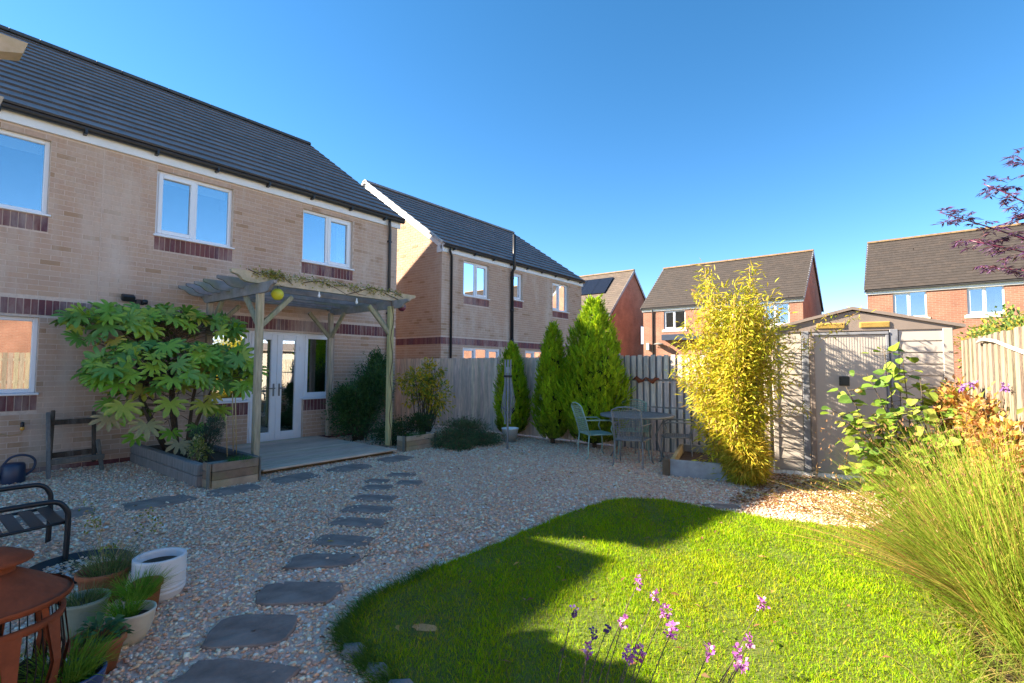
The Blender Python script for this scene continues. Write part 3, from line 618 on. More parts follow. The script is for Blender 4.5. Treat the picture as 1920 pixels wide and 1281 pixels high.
# ------------------------------------------------------------------ lawn, gravel stones, beds
LAWN = [(-2.50, 1.68), (-2.68, 2.0), (-2.73, 2.6), (-2.73, 3.3), (-2.72, 4.0), (-2.70, 4.6), (-2.62, 5.08), (-2.42, 5.36), (-2.08, 5.48), (-1.61, 5.45), (-1.11, 5.47), (-.68, 5.57), (-.32, 5.62), (.02, 5.45), (.2, 4.9), (.22, 4.2), (.24, 3.4), (.25, 2.6), (.1, 1.9), (-.3, 1.45), (-.9, 1.25), (-1.55, 1.4), (-1.95, 1.56), (-2.25, 1.6)]
def smooth_poly(poly, k=5):
    P = [Vector((*p, 0)) for p in poly]; n = len(P); out = []
    for i in range(n):
        a, b, c, d = P[i-1], P[i], P[(i+1) % n], P[(i+2) % n]
        for j in range(k):
            t = j/k; q = .5*((2*b)+(c-a)*t+(2*a-5*b+4*c-d)*t*t+(3*b-a-3*c+d)*t**3); out.append((q.x, q.y))
    return out
LW = [(x+random.uniform(-.018, .018), y+random.uniform(-.018, .018)) for x, y in smooth_poly(LAWN)]; LWA = np.array(LW)
def in_poly(P, poly):
    x, y = P[:, 0], P[:, 1]; r = np.zeros(len(P), bool); n = len(poly)
    for i in range(n):
        x0, y0 = poly[i]; x1, y1 = poly[(i+1) % n]
        r ^= ((y0 > y) != (y1 > y)) & (x < (x1-x0)*(y-y0)/((y1-y0) or 1e-9)+x0)
    return r
mb = MB(); n = len(LW); cx, cy = -1.3, 3.5
V = [(x, y, .006) for x, y in LW]+[(cx+(x-cx)*.975, cy+(y-cy)*.985, .035) for x, y in LW]
mb.add(V, [(i, (i+1) % n, n+(i+1) % n, n+i) for i in range(n)]+[tuple(range(n, 2*n))]); struct('lawn', mb, 'turf')
P = np.stack([rng.uniform(-2.8, .35, 330000), rng.uniform(1.2, 5.7, 330000)], 1)
dist = np.hypot(P[:, 0], P[:, 1]); keep = in_poly(P, LW) & (rng.random(len(P)) < np.clip(3.4/dist, .45, 1)**1.2)
P = P[keep]; k = len(P); bare = np.exp(-((P[:, 0]+2.16)**2+(P[:, 1]-1.95)**2)/.012)+.6*np.exp(-((P[:, 0]+1.9)**2+(P[:, 1]-1.6)**2)/.004)
keep = rng.random(k) > bare*.9; P = P[keep]; k = len(P); bare = bare[keep]
pn = np.sin(P[:, 0]*5.1+1.3*np.sin(P[:, 1]*3.7))*np.sin(P[:, 1]*4.3+P[:, 0]*2)*.5+np.sin(P[:, 0]*13+P[:, 1]*9)*.25
C = cols(k, [(.28, .44, .006), (.23, .40, .006), (.33, .46, .008), (.37, .43, .012), (.18, .34, .008)], .25)*(1+.22*pn)[:, None]*np.where((np.sin(P[:, 0]*2.3+4)*np.sin(P[:, 1]*1.9+1))[:, None] > .45, np.array([1.12, 1.0, 1.1]), np.array([1., 1, 1]))
dry = rng.random(k) < .07+.8*bare+.10*(np.sin(P[:, 0]*3.1+P[:, 1]*1.7) > .8); C[dry] = cols(dry.sum(), [(.36, .30, .06), (.32, .26, .07)], .2)
D3 = np.concatenate([rng.normal(0, .55, (k, 2)), np.ones((k, 1))], 1); B3 = np.concatenate([P, np.full((k, 1), .022)], 1)
hgt = rng.uniform(.018, .045, k)*(1+.35*pn)+(rng.random(k) < .03)*.03; edge = np.min(np.hypot(P[:, None, 0]-LWA[None, ::3, 0], P[:, None, 1]-LWA[None, ::3, 1]), 1) < .10 if k < 1 else np.zeros(k, bool)
S = unit(np.cross(D3, np.concatenate([rng.normal(size=(k, 2)), np.zeros((k, 1))], 1))); D3 = unit(D3); w = rng.uniform(.0022, .0042, (k, 1))*np.clip(np.hypot(P[:, 0], P[:, 1])/3, .9, 1.9)[:, None]
V = np.stack([B3-S*w, B3+S*w, B3+D3*hgt[:, None]], 1).reshape(-1, 3)
o = link('grass', mesh_np('grass', V, np.arange(3*k).reshape(-1, 3), np.repeat(C, 3, 0)), 'grass'); tag(o, 'short mown grass covering the curved lawn', 'grass', kind='stuff')
mb = MB(); mb.add([(-2.16+.07*math.cos(a)*random.uniform(.75, 1.1)+.04*math.sin(a), 1.95+.05*math.sin(a)*random.uniform(.75, 1.1), .0385) for a in [2*PI*i/16 for i in range(16)]], [tuple(range(16))]); struct('bare_soil_patch', mb, 'dry_soil')
# longer tufts along the near lawn edge
seg = np.array([(-2.72, 2.6), (-2.68, 2.0), (-2.5, 1.68), (-2.25, 1.6), (-1.95, 1.56), (-1.55, 1.4)]); k = 5200
i = rng.integers(0, 5, k); t = rng.random((k, 1)); P = seg[i]*(1-t)+seg[i+1]*t+rng.normal(0, .035, (k, 2)); B3 = np.concatenate([P, np.full((k, 1), .005)], 1)
out = unit(B3-np.array([-1.2, 3.2, 0])); D3 = out*.45+rng.normal(0, .3, (k, 3))+np.array([0, 0, 1.])
V, Fc, C = ribbons(B3, D3, rng.uniform(.05, .11, k), np.full(k, .004), cols(k, [(.11, .20, .03), (.13, .21, .03), (.09, .17, .03)]), rng.uniform(.2, .7, k), 3)
o = link('grass_edge', mesh_np('grass_edge', V, Fc, C), 'grass'); tag(o, 'longer uncut grass hanging over the near lawn edge', 'grass', kind='stuff')
# planting bed to the right and in front of the lawn
BED = [(.24, 5.5), (.22, 4.2), (.26, 2.6), (.1, 1.9), (-.3, 1.42), (-.9, 1.2), (-1.55, 1.3), (-1.6, .2), (1.25, -1), (1.03, 2), (.71, 6), (.54, 8.1), (.4, 8.2), (-.1, 6.6), (-.35, 5.75)]
struct('soil_bed', sheet(BED, .005), 'soil')
# stepping stones
STONES = [(a_, b_, c_*.97, d_*.97, e_) for a_, b_, c_, d_, e_ in [(-2.93, 1.36, .26, .18, 'large rounded'), (-3.18, 1.76, .27, .17, 'cracked'), (-3.54, 2.16, .29, .15, 'pale grey oblong'), (-3.81, 2.5, .27, .13, 'narrow'), (-4.15, 2.88, .28, .13, 'brownish'), (-4.45, 3.2, .27, .13, 'blue grey'), (-4.77, 3.52, .26, .13, 'short'), (-2.56, 1.10, .29, .15, 'front-most'), (-6.36, 2.66, .30, .2, 'slab'), (-6.42, 1.92, .33, .23, 'slab'), (-6.42, 3.45, .33, .22, 'slab'), (-6.46, 4.3, .33, .22, 'slab'), (-6.52, 5.2, .30, .22, 'slab'), (-6.62, 1.1, .33, .22, 'slab'), (-5.15, 3.85, .2, .13, ''), (-5.45, 4.05, .16, .11, ''), (-5.05, 4.25, .18, .12, ''), (-5.5, 4.5, .2, .11, ''), (-1.62, 5.68, .2, .09, '')]]
SLAB = ['large rounded slate stepping stone, nearest whole one at the bottom', 'cracked slate stepping stone just beyond the large rounded one', 'pale grey oblong stepping stone level with the white pot', 'narrow dark stepping stone, fourth whole one going up the path', 'brownish stepping stone, fifth whole one going up the path', 'blue-grey stepping stone, sixth whole one going up the path', 'small stepping stone at the top of the straight path', 'slate stepping stone cut off by the bottom edge of the photo',
        'flat slate slab at the foot of the brown timber planter', 'flat slate slab on the gravel in front of the left raised bed', 'flat slate slab along the left end of the deck edge', 'flat slate slab along the middle of the deck edge', 'flat slate slab by the right pergola post', 'flat slate slab beside the black garden chair', 'small paving piece left of the path top', 'smallest paving piece in the cluster near the deck', 'paving piece right of the cluster near the deck', 'reddish paving piece nearest the deck', 'dark flat stone at the back edge of the lawn']
for (x, y, a, b, _), lab in zip(STONES, SLAB):
    mb = MB(); n = 14; rz = YAW+random.uniform(-.2, .2) if x > -6 else random.uniform(-.12, .12)+PI/2; ph = [random.uniform(.86, 1.05) for _ in range(n)]; top = .02
    ring = lambda k, z: [(x+math.cos(rz)*a*k*ph[i]*math.copysign(abs(math.cos(2*PI*i/n))**.42, math.cos(2*PI*i/n))-math.sin(rz)*b*k*ph[i]*math.copysign(abs(math.sin(2*PI*i/n))**.42, math.sin(2*PI*i/n)), y+math.sin(rz)*a*k*ph[i]*math.copysign(abs(math.cos(2*PI*i/n))**.42, math.cos(2*PI*i/n))+math.cos(rz)*b*k*ph[i]*math.copysign(abs(math.sin(2*PI*i/n))**.42, math.sin(2*PI*i/n)), z) for i in range(n)]
    V = ring(1.02, -.02)+ring(1, top-.006)+ring(.97, top); mb.add(V, [(i, (i+1) % n, n+(i+1) % n, n+i) for i in range(n)]+[(n+i, n+(i+1) % n, 2*n+(i+1) % n, 2*n+i) for i in range(n)]+[tuple(range(2*n, 3*n))])
    solo('stepping_stone', mb, 'slate', lab, 'stepping stone', (x, y, 0), 'stepping stones set in the gravel')
# loose gravel
ICO = []; ph_ = (1+5**.5)/2
for a, b in ((-1, ph_), (1, ph_), (-1, -ph_), (1, -ph_)): ICO += [(a, b, 0), (0, a, b), (b, 0, a)]
ICO = np.array(ICO)/np.linalg.norm(ICO[0])
def hull_faces(V):
    out = []
    for i in range(12):
        for j in range(i+1, 12):
            for k in range(j+1, 12):
                if all(abs(np.linalg.norm(V[a]-V[b])-1.0515) < .01 for a, b in ((i, j), (j, k), (i, k))):
                    nn = np.cross(V[j]-V[i], V[k]-V[i]); out.append((i, j, k) if nn@V[i] > 0 else (i, k, j))
    return np.array(out)
IF = hull_faces(ICO)
OCT = np.array([(1, 0, 0), (-1, 0, 0), (0, 1, 0), (0, -1, 0), (0, 0, 1), (0, 0, -.3)], float); OF = np.array([(0, 2, 4), (2, 1, 4), (1, 3, 4), (3, 0, 4), (2, 0, 5), (1, 2, 5), (3, 1, 5), (0, 3, 5)])
PEB = np.array([2.1, 1.58, 1.28])*np.array([(.52, .45, .39), (.45, .36, .29), (.58, .53, .48), (.36, .30, .26), (.66, .62, .57), (.42, .32, .24), (.38, .33, .30), (.50, .37, .28), (.33, .28, .26), (.40, .38, .38), (.48, .42, .40)])
def scatter(n, xr, yr, pred, size, shape, faces):
    P = np.stack([rng.uniform(*xr, n), rng.uniform(*yr, n)], 1); P = P[pred(P)]; n = len(P)
    th = rng.uniform(0, 2*PI, n); s = rng.lognormal(0, .28, n)*size*.5; c, d = np.cos(th), np.sin(th); m = len(shape)
    W = shape[None]*np.stack([s*rng.uniform(.9, 1.5, n), s*rng.uniform(.7, 1, n), s*rng.uniform(.45, .75, n)], 1)[:, None]*(1+rng.normal(0, .13, (n, m, 1)))
    tilt = rng.normal(0, .35, (n, 1)); W = np.stack([W[..., 0], W[..., 1]*np.cos(tilt)-W[..., 2]*np.sin(tilt), W[..., 1]*np.sin(tilt)+W[..., 2]*np.cos(tilt)], -1)
    X = W[..., 0]*c[:, None]-W[..., 1]*d[:, None]+P[:, :1]; Yy = W[..., 0]*d[:, None]+W[..., 1]*c[:, None]+P[:, 1:]; Z = W[..., 2]+(s*rng.uniform(.1, .75, n))[:, None]
    V = np.stack([X, Yy, Z], -1).reshape(-1, 3); Fc = (faces[None]+np.arange(n)[:, None, None]*m).reshape(-1, 3)
    pal = np.clip(PEB[rng.integers(0, len(PEB), n)]*rng.uniform(.75, 1.15, (n, 1)), 0, .86); return V, Fc, np.repeat(pal, m, 0)
STA = np.array([(s[0], s[1], max(s[2]*.86, .1), s[3]) for s in STONES])
def free(P):
    ok = ~in_poly(P, LW) & ~in_poly(P, BED)
    ok &= ~((P[:, 0] < -6.98) & (P[:, 1] > 3.27) & (P[:, 1] < 5.55)) & ~((P[:, 0] < -6.7) & (P[:, 1] > 2.45) & (P[:, 1] < 3.25)) & (P[:, 0] > -9.52) & (P[:, 1] < 8.72)
    ok &= ~((P[:, 0] > -1.5) & (P[:, 1] > 8.05+.2*(P[:, 0]+1.5)))
    for x, y, a, b in STA:
        near = np.hypot(P[:, 0]-x, P[:, 1]-y) < b*1.0; ok &= ~(near & (rng.random(len(P)) > .05))
    z = P[:, 0]*FWN[0]+P[:, 1]*FWN[1]; ok &= (z > 1.2); u = (P[:, 0]*RTN[0]+P[:, 1]*RTN[1])/np.maximum(z, .1); ok &= (u > -1.12) & (u < .95)
    return ok
dz = lambda P: P[:, 0]*FWN[0]+P[:, 1]*FWN[1]
a = scatter(105000, (-6.5, .8), (.2, 6.5), lambda P: free(P) & (dz(P) < 4.0), .019, ICO, IF)
b = scatter(215000, (-9.5, 1), (.2, 8.7), lambda P: free(P) & (dz(P) >= 4.0), .026, OCT, OF)
V, Fc, C = merge(a, b); o = link('gravel_stones', mesh_np('gravel_stones', V, Fc, C), 'pebble'); tag(o, 'loose mixed grey and beige garden gravel', 'gravel', kind='stuff')

# ------------------------------------------------------------------ deck, pergola
GREY = [(.27, .265, .26), (.24, .235, .235), (.30, .29, .28), (.22, .215, .215), (.28, .26, .245)]
WEATH = [(.30, .265, .22), (.27, .24, .20), (.33, .29, .24)]
DK = thing('timber_deck', 'low weathered timber deck in front of the patio doors', 'deck', (-8.25, 4.4, 0))
x = -9.5
while x < -7.02:
    mb = MB(); mb.bb(x, x+.138, 3.27, 5.55, .058, .085, jit((.62, .46, .35), .12), ch=.004); part('plank', mb, 'deck_wood', DK); x += .144
mb = MB(); mb.bb(-7.06, -7.03, 3.27, 5.55, .0, .056, (.16, .115, .06)); part('edge_board', mb, 'deck_wood', DK)
mb = MB(); mb.bb(-9.5, -7.06, 3.27, 3.30, 0, .056, (.14, .12, .09)); part('edge_board', mb, 'deck_wood', DK)
PG = thing('pergola', 'weathered timber pergola with scalloped rafter ends over the deck', 'pergola', (-8.4, 4.55, .085))
posts = [(-7.45, 3.40), (-7.36, 5.70), (-9.32, 3.42), (-9.32, 5.70)]
for i, (px, py) in enumerate(posts):
    mb = MB(); mb.box((px, py, 1.34), (.095, .095, 2.52), rz=.03, col=((.46, .38, .26), (.46, .41, .2), (.44, .35, .27), (.44, .35, .26))[i], ch=.012); part('post', mb, 'post_wood', PG)
    for dx, dy in ((0, 1 if py < 4 else -1), (1 if px < -9 else -1, 0)):
        mb = MB(); mb.bar((px+dx*.03, py+dy*.03, 2.1), (px+dx*.48, py+dy*.48, 2.57), .06, .07, (.33, .30, .2), ch=.008); part('brace', mb, 'post_wood', PG)
def scallop(L0, L1, h):
    """board outline along its length with curved notched ends"""
    e = [(0, h), (0, h*.72), (.04, h*.62), (.085, h*.56), (.115, h*.40), (.15, h*.18), (.20, h*.05), (.26, 0)]
    return [(L0+a, b) for a, b in e]+[(L1-a, b) for a, b in reversed(e)]
for y in (3.36, 5.75):
    mb = MB(); mb.prism(scallop(-9.52, -6.92, .15), lambda u, v, y=y: (u, y-.022, 2.56+v), lambda u, v, y=y: (u, y+.022, 2.56+v), (.29, .265, .25)); part('side_beam', mb, 'beam_wood', PG)
for i, x in enumerate((-9.40, -9.06, -8.72, -8.36, -7.86, -7.40)):
    mb = MB(); c = (.50, .42, .30) if i == 5 else jit((.29, .27, .26), .1); z = 2.675+(.03 if i == 5 else 0)
    mb.prism(scallop(2.96, 6.28, .15 if i < 5 else .16), lambda u, v: (x-(.022 if i < 5 else .04), u, z+v), lambda u, v: (x+(.022 if i < 5 else .04), u, z+v), c); part('rafter', mb, 'beam_wood', PG)
mb = MB(); mb.bb(-7.42, -7.378, 3.2, 6.0, 2.837, 2.86, (.33, .30, .2)); part('capping', mb, 'beam_wood', PG)
# thin climber and moss on the front rafter
CL = thing('climbing_vine', 'bare mossy climber twined along the front pergola beam', 'vine', (-7.4, 5.55, .085))
mb = MB()
for k in range(2):
    pts = [(-7.35+random.uniform(-.03, .03), 3.2+i*.23+random.uniform(-.04, .04), 2.80+.09*math.sin(i*1.3+k*2)+random.uniform(-.03, .03)) for i in range(13)]; mb.tube(pts, .005+.003*(k % 2), 5)
mb.tube([(-7.31, 5.70+.03*math.sin(z*9), .09+z) for z in np.linspace(0, 2.6, 20)], .008, 5); st = part('stems', mb, 'twig', CL)
k = 2200; cy_ = rng.uniform(3.3, 6.0, 26); P = np.stack([rng.normal(-7.37, .035, k), cy_[rng.integers(0, 26, k)]+rng.normal(0, .07, k), 2.845+rng.normal(.0, .035, k)], 1)
V, Fc, C = leaves(P, rng.normal(size=(k, 3)), rng.normal(size=(k, 3)), rng.uniform(.02, .05, k), rng.uniform(.012, .03, k), cols(k, [(.34, .34, .06), (.27, .29, .05), (.40, .30, .09), (.46, .42, .30)]))
npart('leaves', V, Fc, C, 'leaf', CL)
for (c, r, m_, lab) in (((-7.38, 3.62, 2.575), .092, 'yellow_ball', 'yellow apple-shaped ball hanging under the pergola corner'), ((-7.33, 5.93, 2.60), .078, 'purple_ball', 'dark purple glass ball hanging by the right pergola post')):
    mb = MB(); mb.lathe([(.001, -r*.86), (r*.4, -r*.92), (r*.8, -r*.55), (r, 0), (r*.86, r*.5), (r*.5, r*.85), (r*.18, r*.82), (.001, r*.7)], c, 20); t = thing('hanging_ball', lab, 'ornament', c); part('ball', mb, m_, t)
    mb = MB(); mb.tube([(c[0], c[1], c[2]+r*.7), (c[0], c[1], 2.72)], .004, 5); part('cord', mb, 'black_plastic', t)
for i, (yy, z) in enumerate(((4.3, 2.60), (5.0, 2.57))):
    mb = MB(); mb.lathe([(.001, 0), (.018, .01), (.024, .035), (.012, .065), (.012, .10)], (-7.39, yy, z), 10); solo('string_light_bulb', mb, 'clear_white', ('clear string-light bulb under the left half of the pergola beam', 'clear string-light bulb under the right half of the pergola beam')[i], 'light bulb', (-7.39, yy, z), 'string lights on the pergola')
# canes behind the planter
for i, (x, y, h) in enumerate(((-7.35, 2.98, .82), (-7.45, 3.14, 1.05), (-7.6, 3.16, 1.1))):
    mb = MB(); mb.tube([(x, y, .25), (x-.02, y-.03, h)], .007, 6); solo('garden_cane', mb, 'cane', ('short leaning bamboo cane in the left planter', 'taller bamboo cane beside the pergola post', 'rear bamboo cane beside the pergola post')[i], 'cane', (x, y, .25), 'canes in the planter')
# ------------------------------------------------------------------ raised beds and planters
RB = thing('raised_bed', 'grey timber sleeper bed holding the big palmate shrub', 'raised bed', (-8.1, 2.8, 0))
for r in range(2):
    mb = MB(); mb.bb(-9.5, -6.86, 2.43, 2.53, r*.145, r*.145+.14, jit((.24, .225, .205)), ch=.01); part('sleeper', mb, 'grey_wood', RB)
    mb = MB(); mb.bb(-6.95, -6.855, 2.535, 3.2, r*.145, r*.145+.138, jit((.22, .21, .19)), ch=.01); part('sleeper', mb, 'grey_wood', RB)
    mb = MB(); mb.bb(-9.5, -6.96, 3.15, 3.22, r*.145, r*.145+.138, jit((.13, .125, .12)), ch=.01); part('sleeper', mb, 'grey_wood', RB)
mb = MB(); mb.bb(-9.5, -6.96, 2.535, 3.148, 0, .22); part('soil', mb, 'soil', RB)
def plank_planter(label, x, y0, y1, h, cols3):
    t = thing('timber_planter', label, 'planter', (x-.12, (y0+y1)/2, 0)); n = len(cols3)
    for i, c in enumerate(cols3):
        mb = MB(); mb.bb(x-.02, x, y0, y1, i*h/n+.004, (i+1)*h/n, c, ch=.004); part('front_plank', mb, 'beam_wood', t)
        for yy in (y0-.022, y1+.002):
            mb = MB(); mb.bb(x-.24, x-.022, yy, yy+.02, i*h/n+.004, (i+1)*h/n, jit(c), ch=.004); part('end_plank', mb, 'beam_wood', t)
    for yy in (y0-.045, y1+.024):
        mb = MB(); mb.bb(x-.06, x-.002, yy, yy+.02, 0, h+.01, (.2, .19, .16), ch=.004); part('corner_batten', mb, 'grey_wood', t)
    mb = MB(); mb.bb(x-.24, x-.022, y0+.002, y1-.002, .01, h-.04); part('soil', mb, 'soil', t)
plank_planter('brown plank planter box by the left pergola post', -6.62, 2.52, 3.06, .31, [(.44, .32, .22), (.25, .165, .11), (.30, .21, .15)])
plank_planter('small brown plank planter right of the deck', -6.93, 5.76, 6.42, .27, [(.42, .31, .22), (.34, .24, .165), (.44, .34, .25)])
TB = thing('raised_bed', 'low pale timber raised bed beside the bamboo', 'raised bed', (-2.2, 7.6, 0))
for (p, q, c, nm) in (((-2.66, 6.86), (-1.75, 7.05), (.36, .36, .36), 'side_board'), ((-2.62, 6.93), (-3.0, 8.35), (.42, .33, .18), 'side_board'), ((-2.98, 8.40), (-2.1, 8.55), (.34, .33, .31), 'side_board'), ((-1.78, 7.1), (-2.12, 8.5), (.34, .33, .31), 'side_board')):
    mb = MB(); mb.bar((*p, .115), (*q, .115), .06, .23, c, ch=.008); part(nm, mb, 'beam_wood', TB)
for p in ((-2.67, 6.84), (-1.75, 7.03)):
    mb = MB(); mb.box((*p, .12), (.10, .10, .235), rz=.2, col=(.16, .11, .07), ch=.01); part('corner_block', mb, 'beam_wood', TB)
mb = MB(); mb.add([(-2.6, 6.93, .12), (-1.82, 7.1, .12), (-2.13, 8.46, .12), (-2.94, 8.34, .12)], [(0, 1, 2, 3)]); part('soil', mb, 'soil', TB)
# ------------------------------------------------------------------ fences
F1 = thing('closeboard_fence', 'weathered grey closeboard fence behind the conifers', 'fence', (-7.2, 8.75, 0)); x = -11.5
while x < -4.42:
    mb = MB(); h = 1.715+random.uniform(-.008, .008); w = .105; mb.prism([(x, 8.738), (x+w, 8.727), (x+w+.015, 8.735), (x+w+.015, 8.745), (x, 8.752)], lambda u, v: (u, v, .03), lambda u, v, h=h: (u, v, h), jit((.74, .59, .47), .13)); part('board', mb, 'grey_wood', F1); x += .1
for z in (.3, .9, 1.5): mb = MB(); mb.bb(-11.5, -4.4, 8.755, 8.80, z-.04, z+.04, (.24, .23, .22)); part('rail', mb, 'grey_wood', F1)
for x in (-9.6, -7.0, -4.42): mb = MB(); mb.bb(x, x+.09, 8.80, 8.89, 0, 1.7, (.24, .23, .22)); part('post', mb, 'grey_wood', F1)
F2 = thing('slatted_fence_panel', 'grey hit-and-miss slatted fence panel behind the metal table', 'fence', (-2.9, 8.75, 0))
for (z0, z1, yo) in ((1.30, 1.735, 0), (.80, 1.26, .012), (.02, .78, .0)):
    x = -4.30
    while x < -1.35:
        hh = random.uniform(-.008, .008); mb = MB(); mb.bb(x, x+.082, 8.70+yo, 8.718+yo, z0+hh, z1+hh, jit((.66, .57, .48), .12), ch=.003); part('slat', mb, 'grey_wood', F2)
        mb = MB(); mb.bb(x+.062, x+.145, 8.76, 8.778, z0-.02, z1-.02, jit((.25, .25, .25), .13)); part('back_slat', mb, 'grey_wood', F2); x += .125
for z in (.4, .79, 1.28, 1.5): mb = MB(); mb.bb(-4.32, -1.3, 8.732, 8.757, z-.035, z+.035, (.27, .26, .25)); part('rail', mb, 'grey_wood', F2)
for x in (-4.40, -1.3): mb = MB(); mb.bb(x, x+.09, 8.70, 8.79, 0, 1.78, (.27, .265, .26), ch=.006); part('post', mb, 'grey_wood', F2)
mb = MB(); pts = [Vector((-4.0+.5*i/8, 8.66, 1.285+.04*math.sin(i*1.9))) for i in range(9)]; mb.tube(pts, [.01, .035, .045, .02, .012, .03, .04, .03, .01], 7)
solo('rusty_ornament', mb, 'rust', 'small rusty metal ornament hung on the slatted fence', 'ornament', (-3.75, 8.66, 1.28))
F3 = thing('sunlit_fence', 'sunlit pale closeboard fence along the right boundary', 'fence', (1.0, 7.6, 0))
fa, fb = Vector((.545, 8.26, 0)), Vector((1.42, -2.5, 0)); fd = (fb-fa).normalized(); fn = Vector((-fd.y, fd.x, 0)) if fd.x < 0 else Vector((fd.y, -fd.x, 0))
s = 0; i = 0
while s < (fb-fa).length:
    p = fa+fd*s+Vector((.016*(i % 2), 0, 0)); mb = MB(); top = 1.85+random.uniform(-.01, .01); mb.bar((p.x, p.y, .05), (p.x, p.y, top), .018, .102, jit((.25, .20, .15), .18), upv=fd); 
    part('board', mb, 'grey_wood', F3); s += .118; i += 1
for z in (.4, 1.0, 1.65):
    mb = MB(); mb.bar((fa.x+.04, fa.y, z), (fb.x+.04, fb.y, z), .045, .075, (.40, .35, .29)); part('rail', mb, 'grey_wood', F3)
for k in range(6):
    p = fa+fd*(k*2.4+.3); mb = MB(); mb.box((p.x+.11, p.y, .93), (.09, .09, 1.86), col=(.36, .32, .27)); part('post', mb, 'grey_wood', F3)
mb = MB(); mb.tube([(.595, 7.25, 1.79), (.615, 6.96, 1.81), (.655, 6.5, 1.77), (.69, 6.03, 1.70), (.765, 5.11, 1.57)], .016, 7); solo('white_pole', mb, 'clear_white', 'white pole fixed aslant across the sunlit fence', 'pole', (.69, 6.03, 1.7))
# ------------------------------------------------------------------ shed
SA, SB = Vector((-1.53, 8.02, 0)), Vector((.46, 8.42, 0)); sa = (SB-SA).normalized(); SW = (SB-SA).length
SH = thing('garden_shed', 'beige panelled shed with dark trim and low gabled roof', 'shed', tuple((SA+SB)/2)); frs = Frame(SA, sa, Vector((sa.y, -sa.x, 0)))
SZ = 2.03; mb = MB(); frs.box(mb, .02, SW-.02, .06, SZ, -1.6, -.03); part('body', mb, 'shed', SH)
mb = MB(); frs.box(mb, -.02, SW+.02, 0, .06, -1.6, .01); part('base_frame', mb, 'post_wood', SH)
dl, dr_ = .50, 1.33                                     # door opening along the front
def siding(s0, s1):
    z = .07
    while z < SZ-.05:
        mb = MB(); h = min(.148, SZ-z); mb.prism([(z, .006), (z+.008, .009), (z+h-.004, 0), (z+h-.004, -.03), (z, -.03)], lambda a, d: frs.p(s0, a, d), lambda a, d: frs.p(s1, a, d)); part('siding_board', mb, 'shed', SH); z += .15
siding(.06, dl-.14); siding(dr_+.15, SW-.1)
for s0, s1, m_, d1 in ((0, .06, 'shed', .02), (SW-.10, SW, 'shed', .022), (dl-.13, dl-.045, 'shed_frame', .02), (dr_+.05, dr_+.14, 'shed_frame', .02)):
    mb = MB(); frs.box(mb, s0, s1, .05, SZ, -.03, d1, ch=.005); part('corner_post', mb, m_, SH)
mb = MB(); frs.box(mb, dl, dr_, .08, SZ-.07, -.03, .012)
for i in range(26): u = dl+.012+(dr_-dl-.03)*i/26; frs.box(mb, u, u+.017, .10, SZ-.09, .0125, .0145)
dd = part('door', mb, 'shed', SH)
mb = MB(); frs.box(mb, dl-.04, dl+.02, .03, SZ-.05, .015, .06, ch=.006); part('door_edge', mb, 'shed_trim', SH)
mb = MB(); frs.box(mb, dl-.02, dr_+.04, SZ-.065, SZ-.03, -.02, .035, ch=.005); part('door_header', mb, 'shed_frame', SH)
mb = MB(); frs.box(mb, dr_+.005, dr_+.04, .08, SZ-.07, -.02, .03, ch=.005); part('door_jamb', mb, 'shed_frame', SH)
mb = MB(); frs.box(mb, dl+.30, dl+.42, 1.27, 1.40, .018, .04, ch=.008); frs.box(mb, dl+.325, dl+.345, 1.29, 1.38, .04, .07); part('handle', mb, 'black_plastic', dd)
ap = SW*.48; az = SZ+.28
mb = MB(); mb.prism([(-.03, SZ-.01), (SW+.03, SZ-.01), (SW+.03, SZ+.03), (ap, az-.02), (-.03, SZ+.03)], lambda s, z: frs.p(s, z, .016), lambda s, z: frs.p(s, z, -.03)); part('gable_panel', mb, 'shed_trim', SH)
for sg in (0, 1):
    e0 = (-.12, SZ+.0) if sg == 0 else (SW+.12, SZ+.0)
    mb = MB(); mb.prism([e0, (ap, az), (ap, az+.04), (e0[0], e0[1]+.04)], lambda s, z: frs.p(s, z, .05), lambda s, z: frs.p(s, z, -1.72)); part('roof_panel', mb, 'shed_trim', SH)
for s0 in (ap-.42, ap+.08):
    mb = MB(); frs.box(mb, s0, s0+.33, SZ+.03, SZ+.105, .0165, .03)
    for i in range(5): frs.box(mb, s0+.01, s0+.32, SZ+.038+i*.013, SZ+.044+i*.013, .03, .036)
    part('vent', mb, 'vent', SH)
# ------------------------------------------------------------------ near pergola at the left of the camera
GZ = thing('garden_shelter', 'timber shelter with jutting boards at the top left edge', 'shelter', (-3.4, -1.4, 0))
for i in range(8):
    x = -2.02-.47*i; mb = MB(); mb.prism([(.22, 2.44), (.21, 2.405), (.05, 2.345), (-2.7, 2.345), (-2.7, 2.44)], lambda y, z: (x-.03, y, z), lambda y, z: (x+.03, y, z), jit((.42, .37, .31), .1)); part('rafter', mb, 'beam_wood', GZ)
y = .11
while y > -2.7:
    mb = MB(); mb.bb(-5.45, -1.93, y-.142, y, 2.446, 2.468, jit((.42, .37, .31), .1)); part('roof_board', mb, 'beam_wood', GZ); y -= .145
for y in (-.35, -2.5):
    mb = MB(); mb.bb(-5.45, -1.93, y-.04, y+.04, 2.2, 2.34, (.40, .36, .3)); part('beam', mb, 'beam_wood', GZ)
    for x in (-5.3, -2.05): mb = MB(); mb.bb(x-.05, x+.05, y-.05, y+.05, 0, 2.195, (.40, .36, .3)); part('post', mb, 'post_wood', GZ)

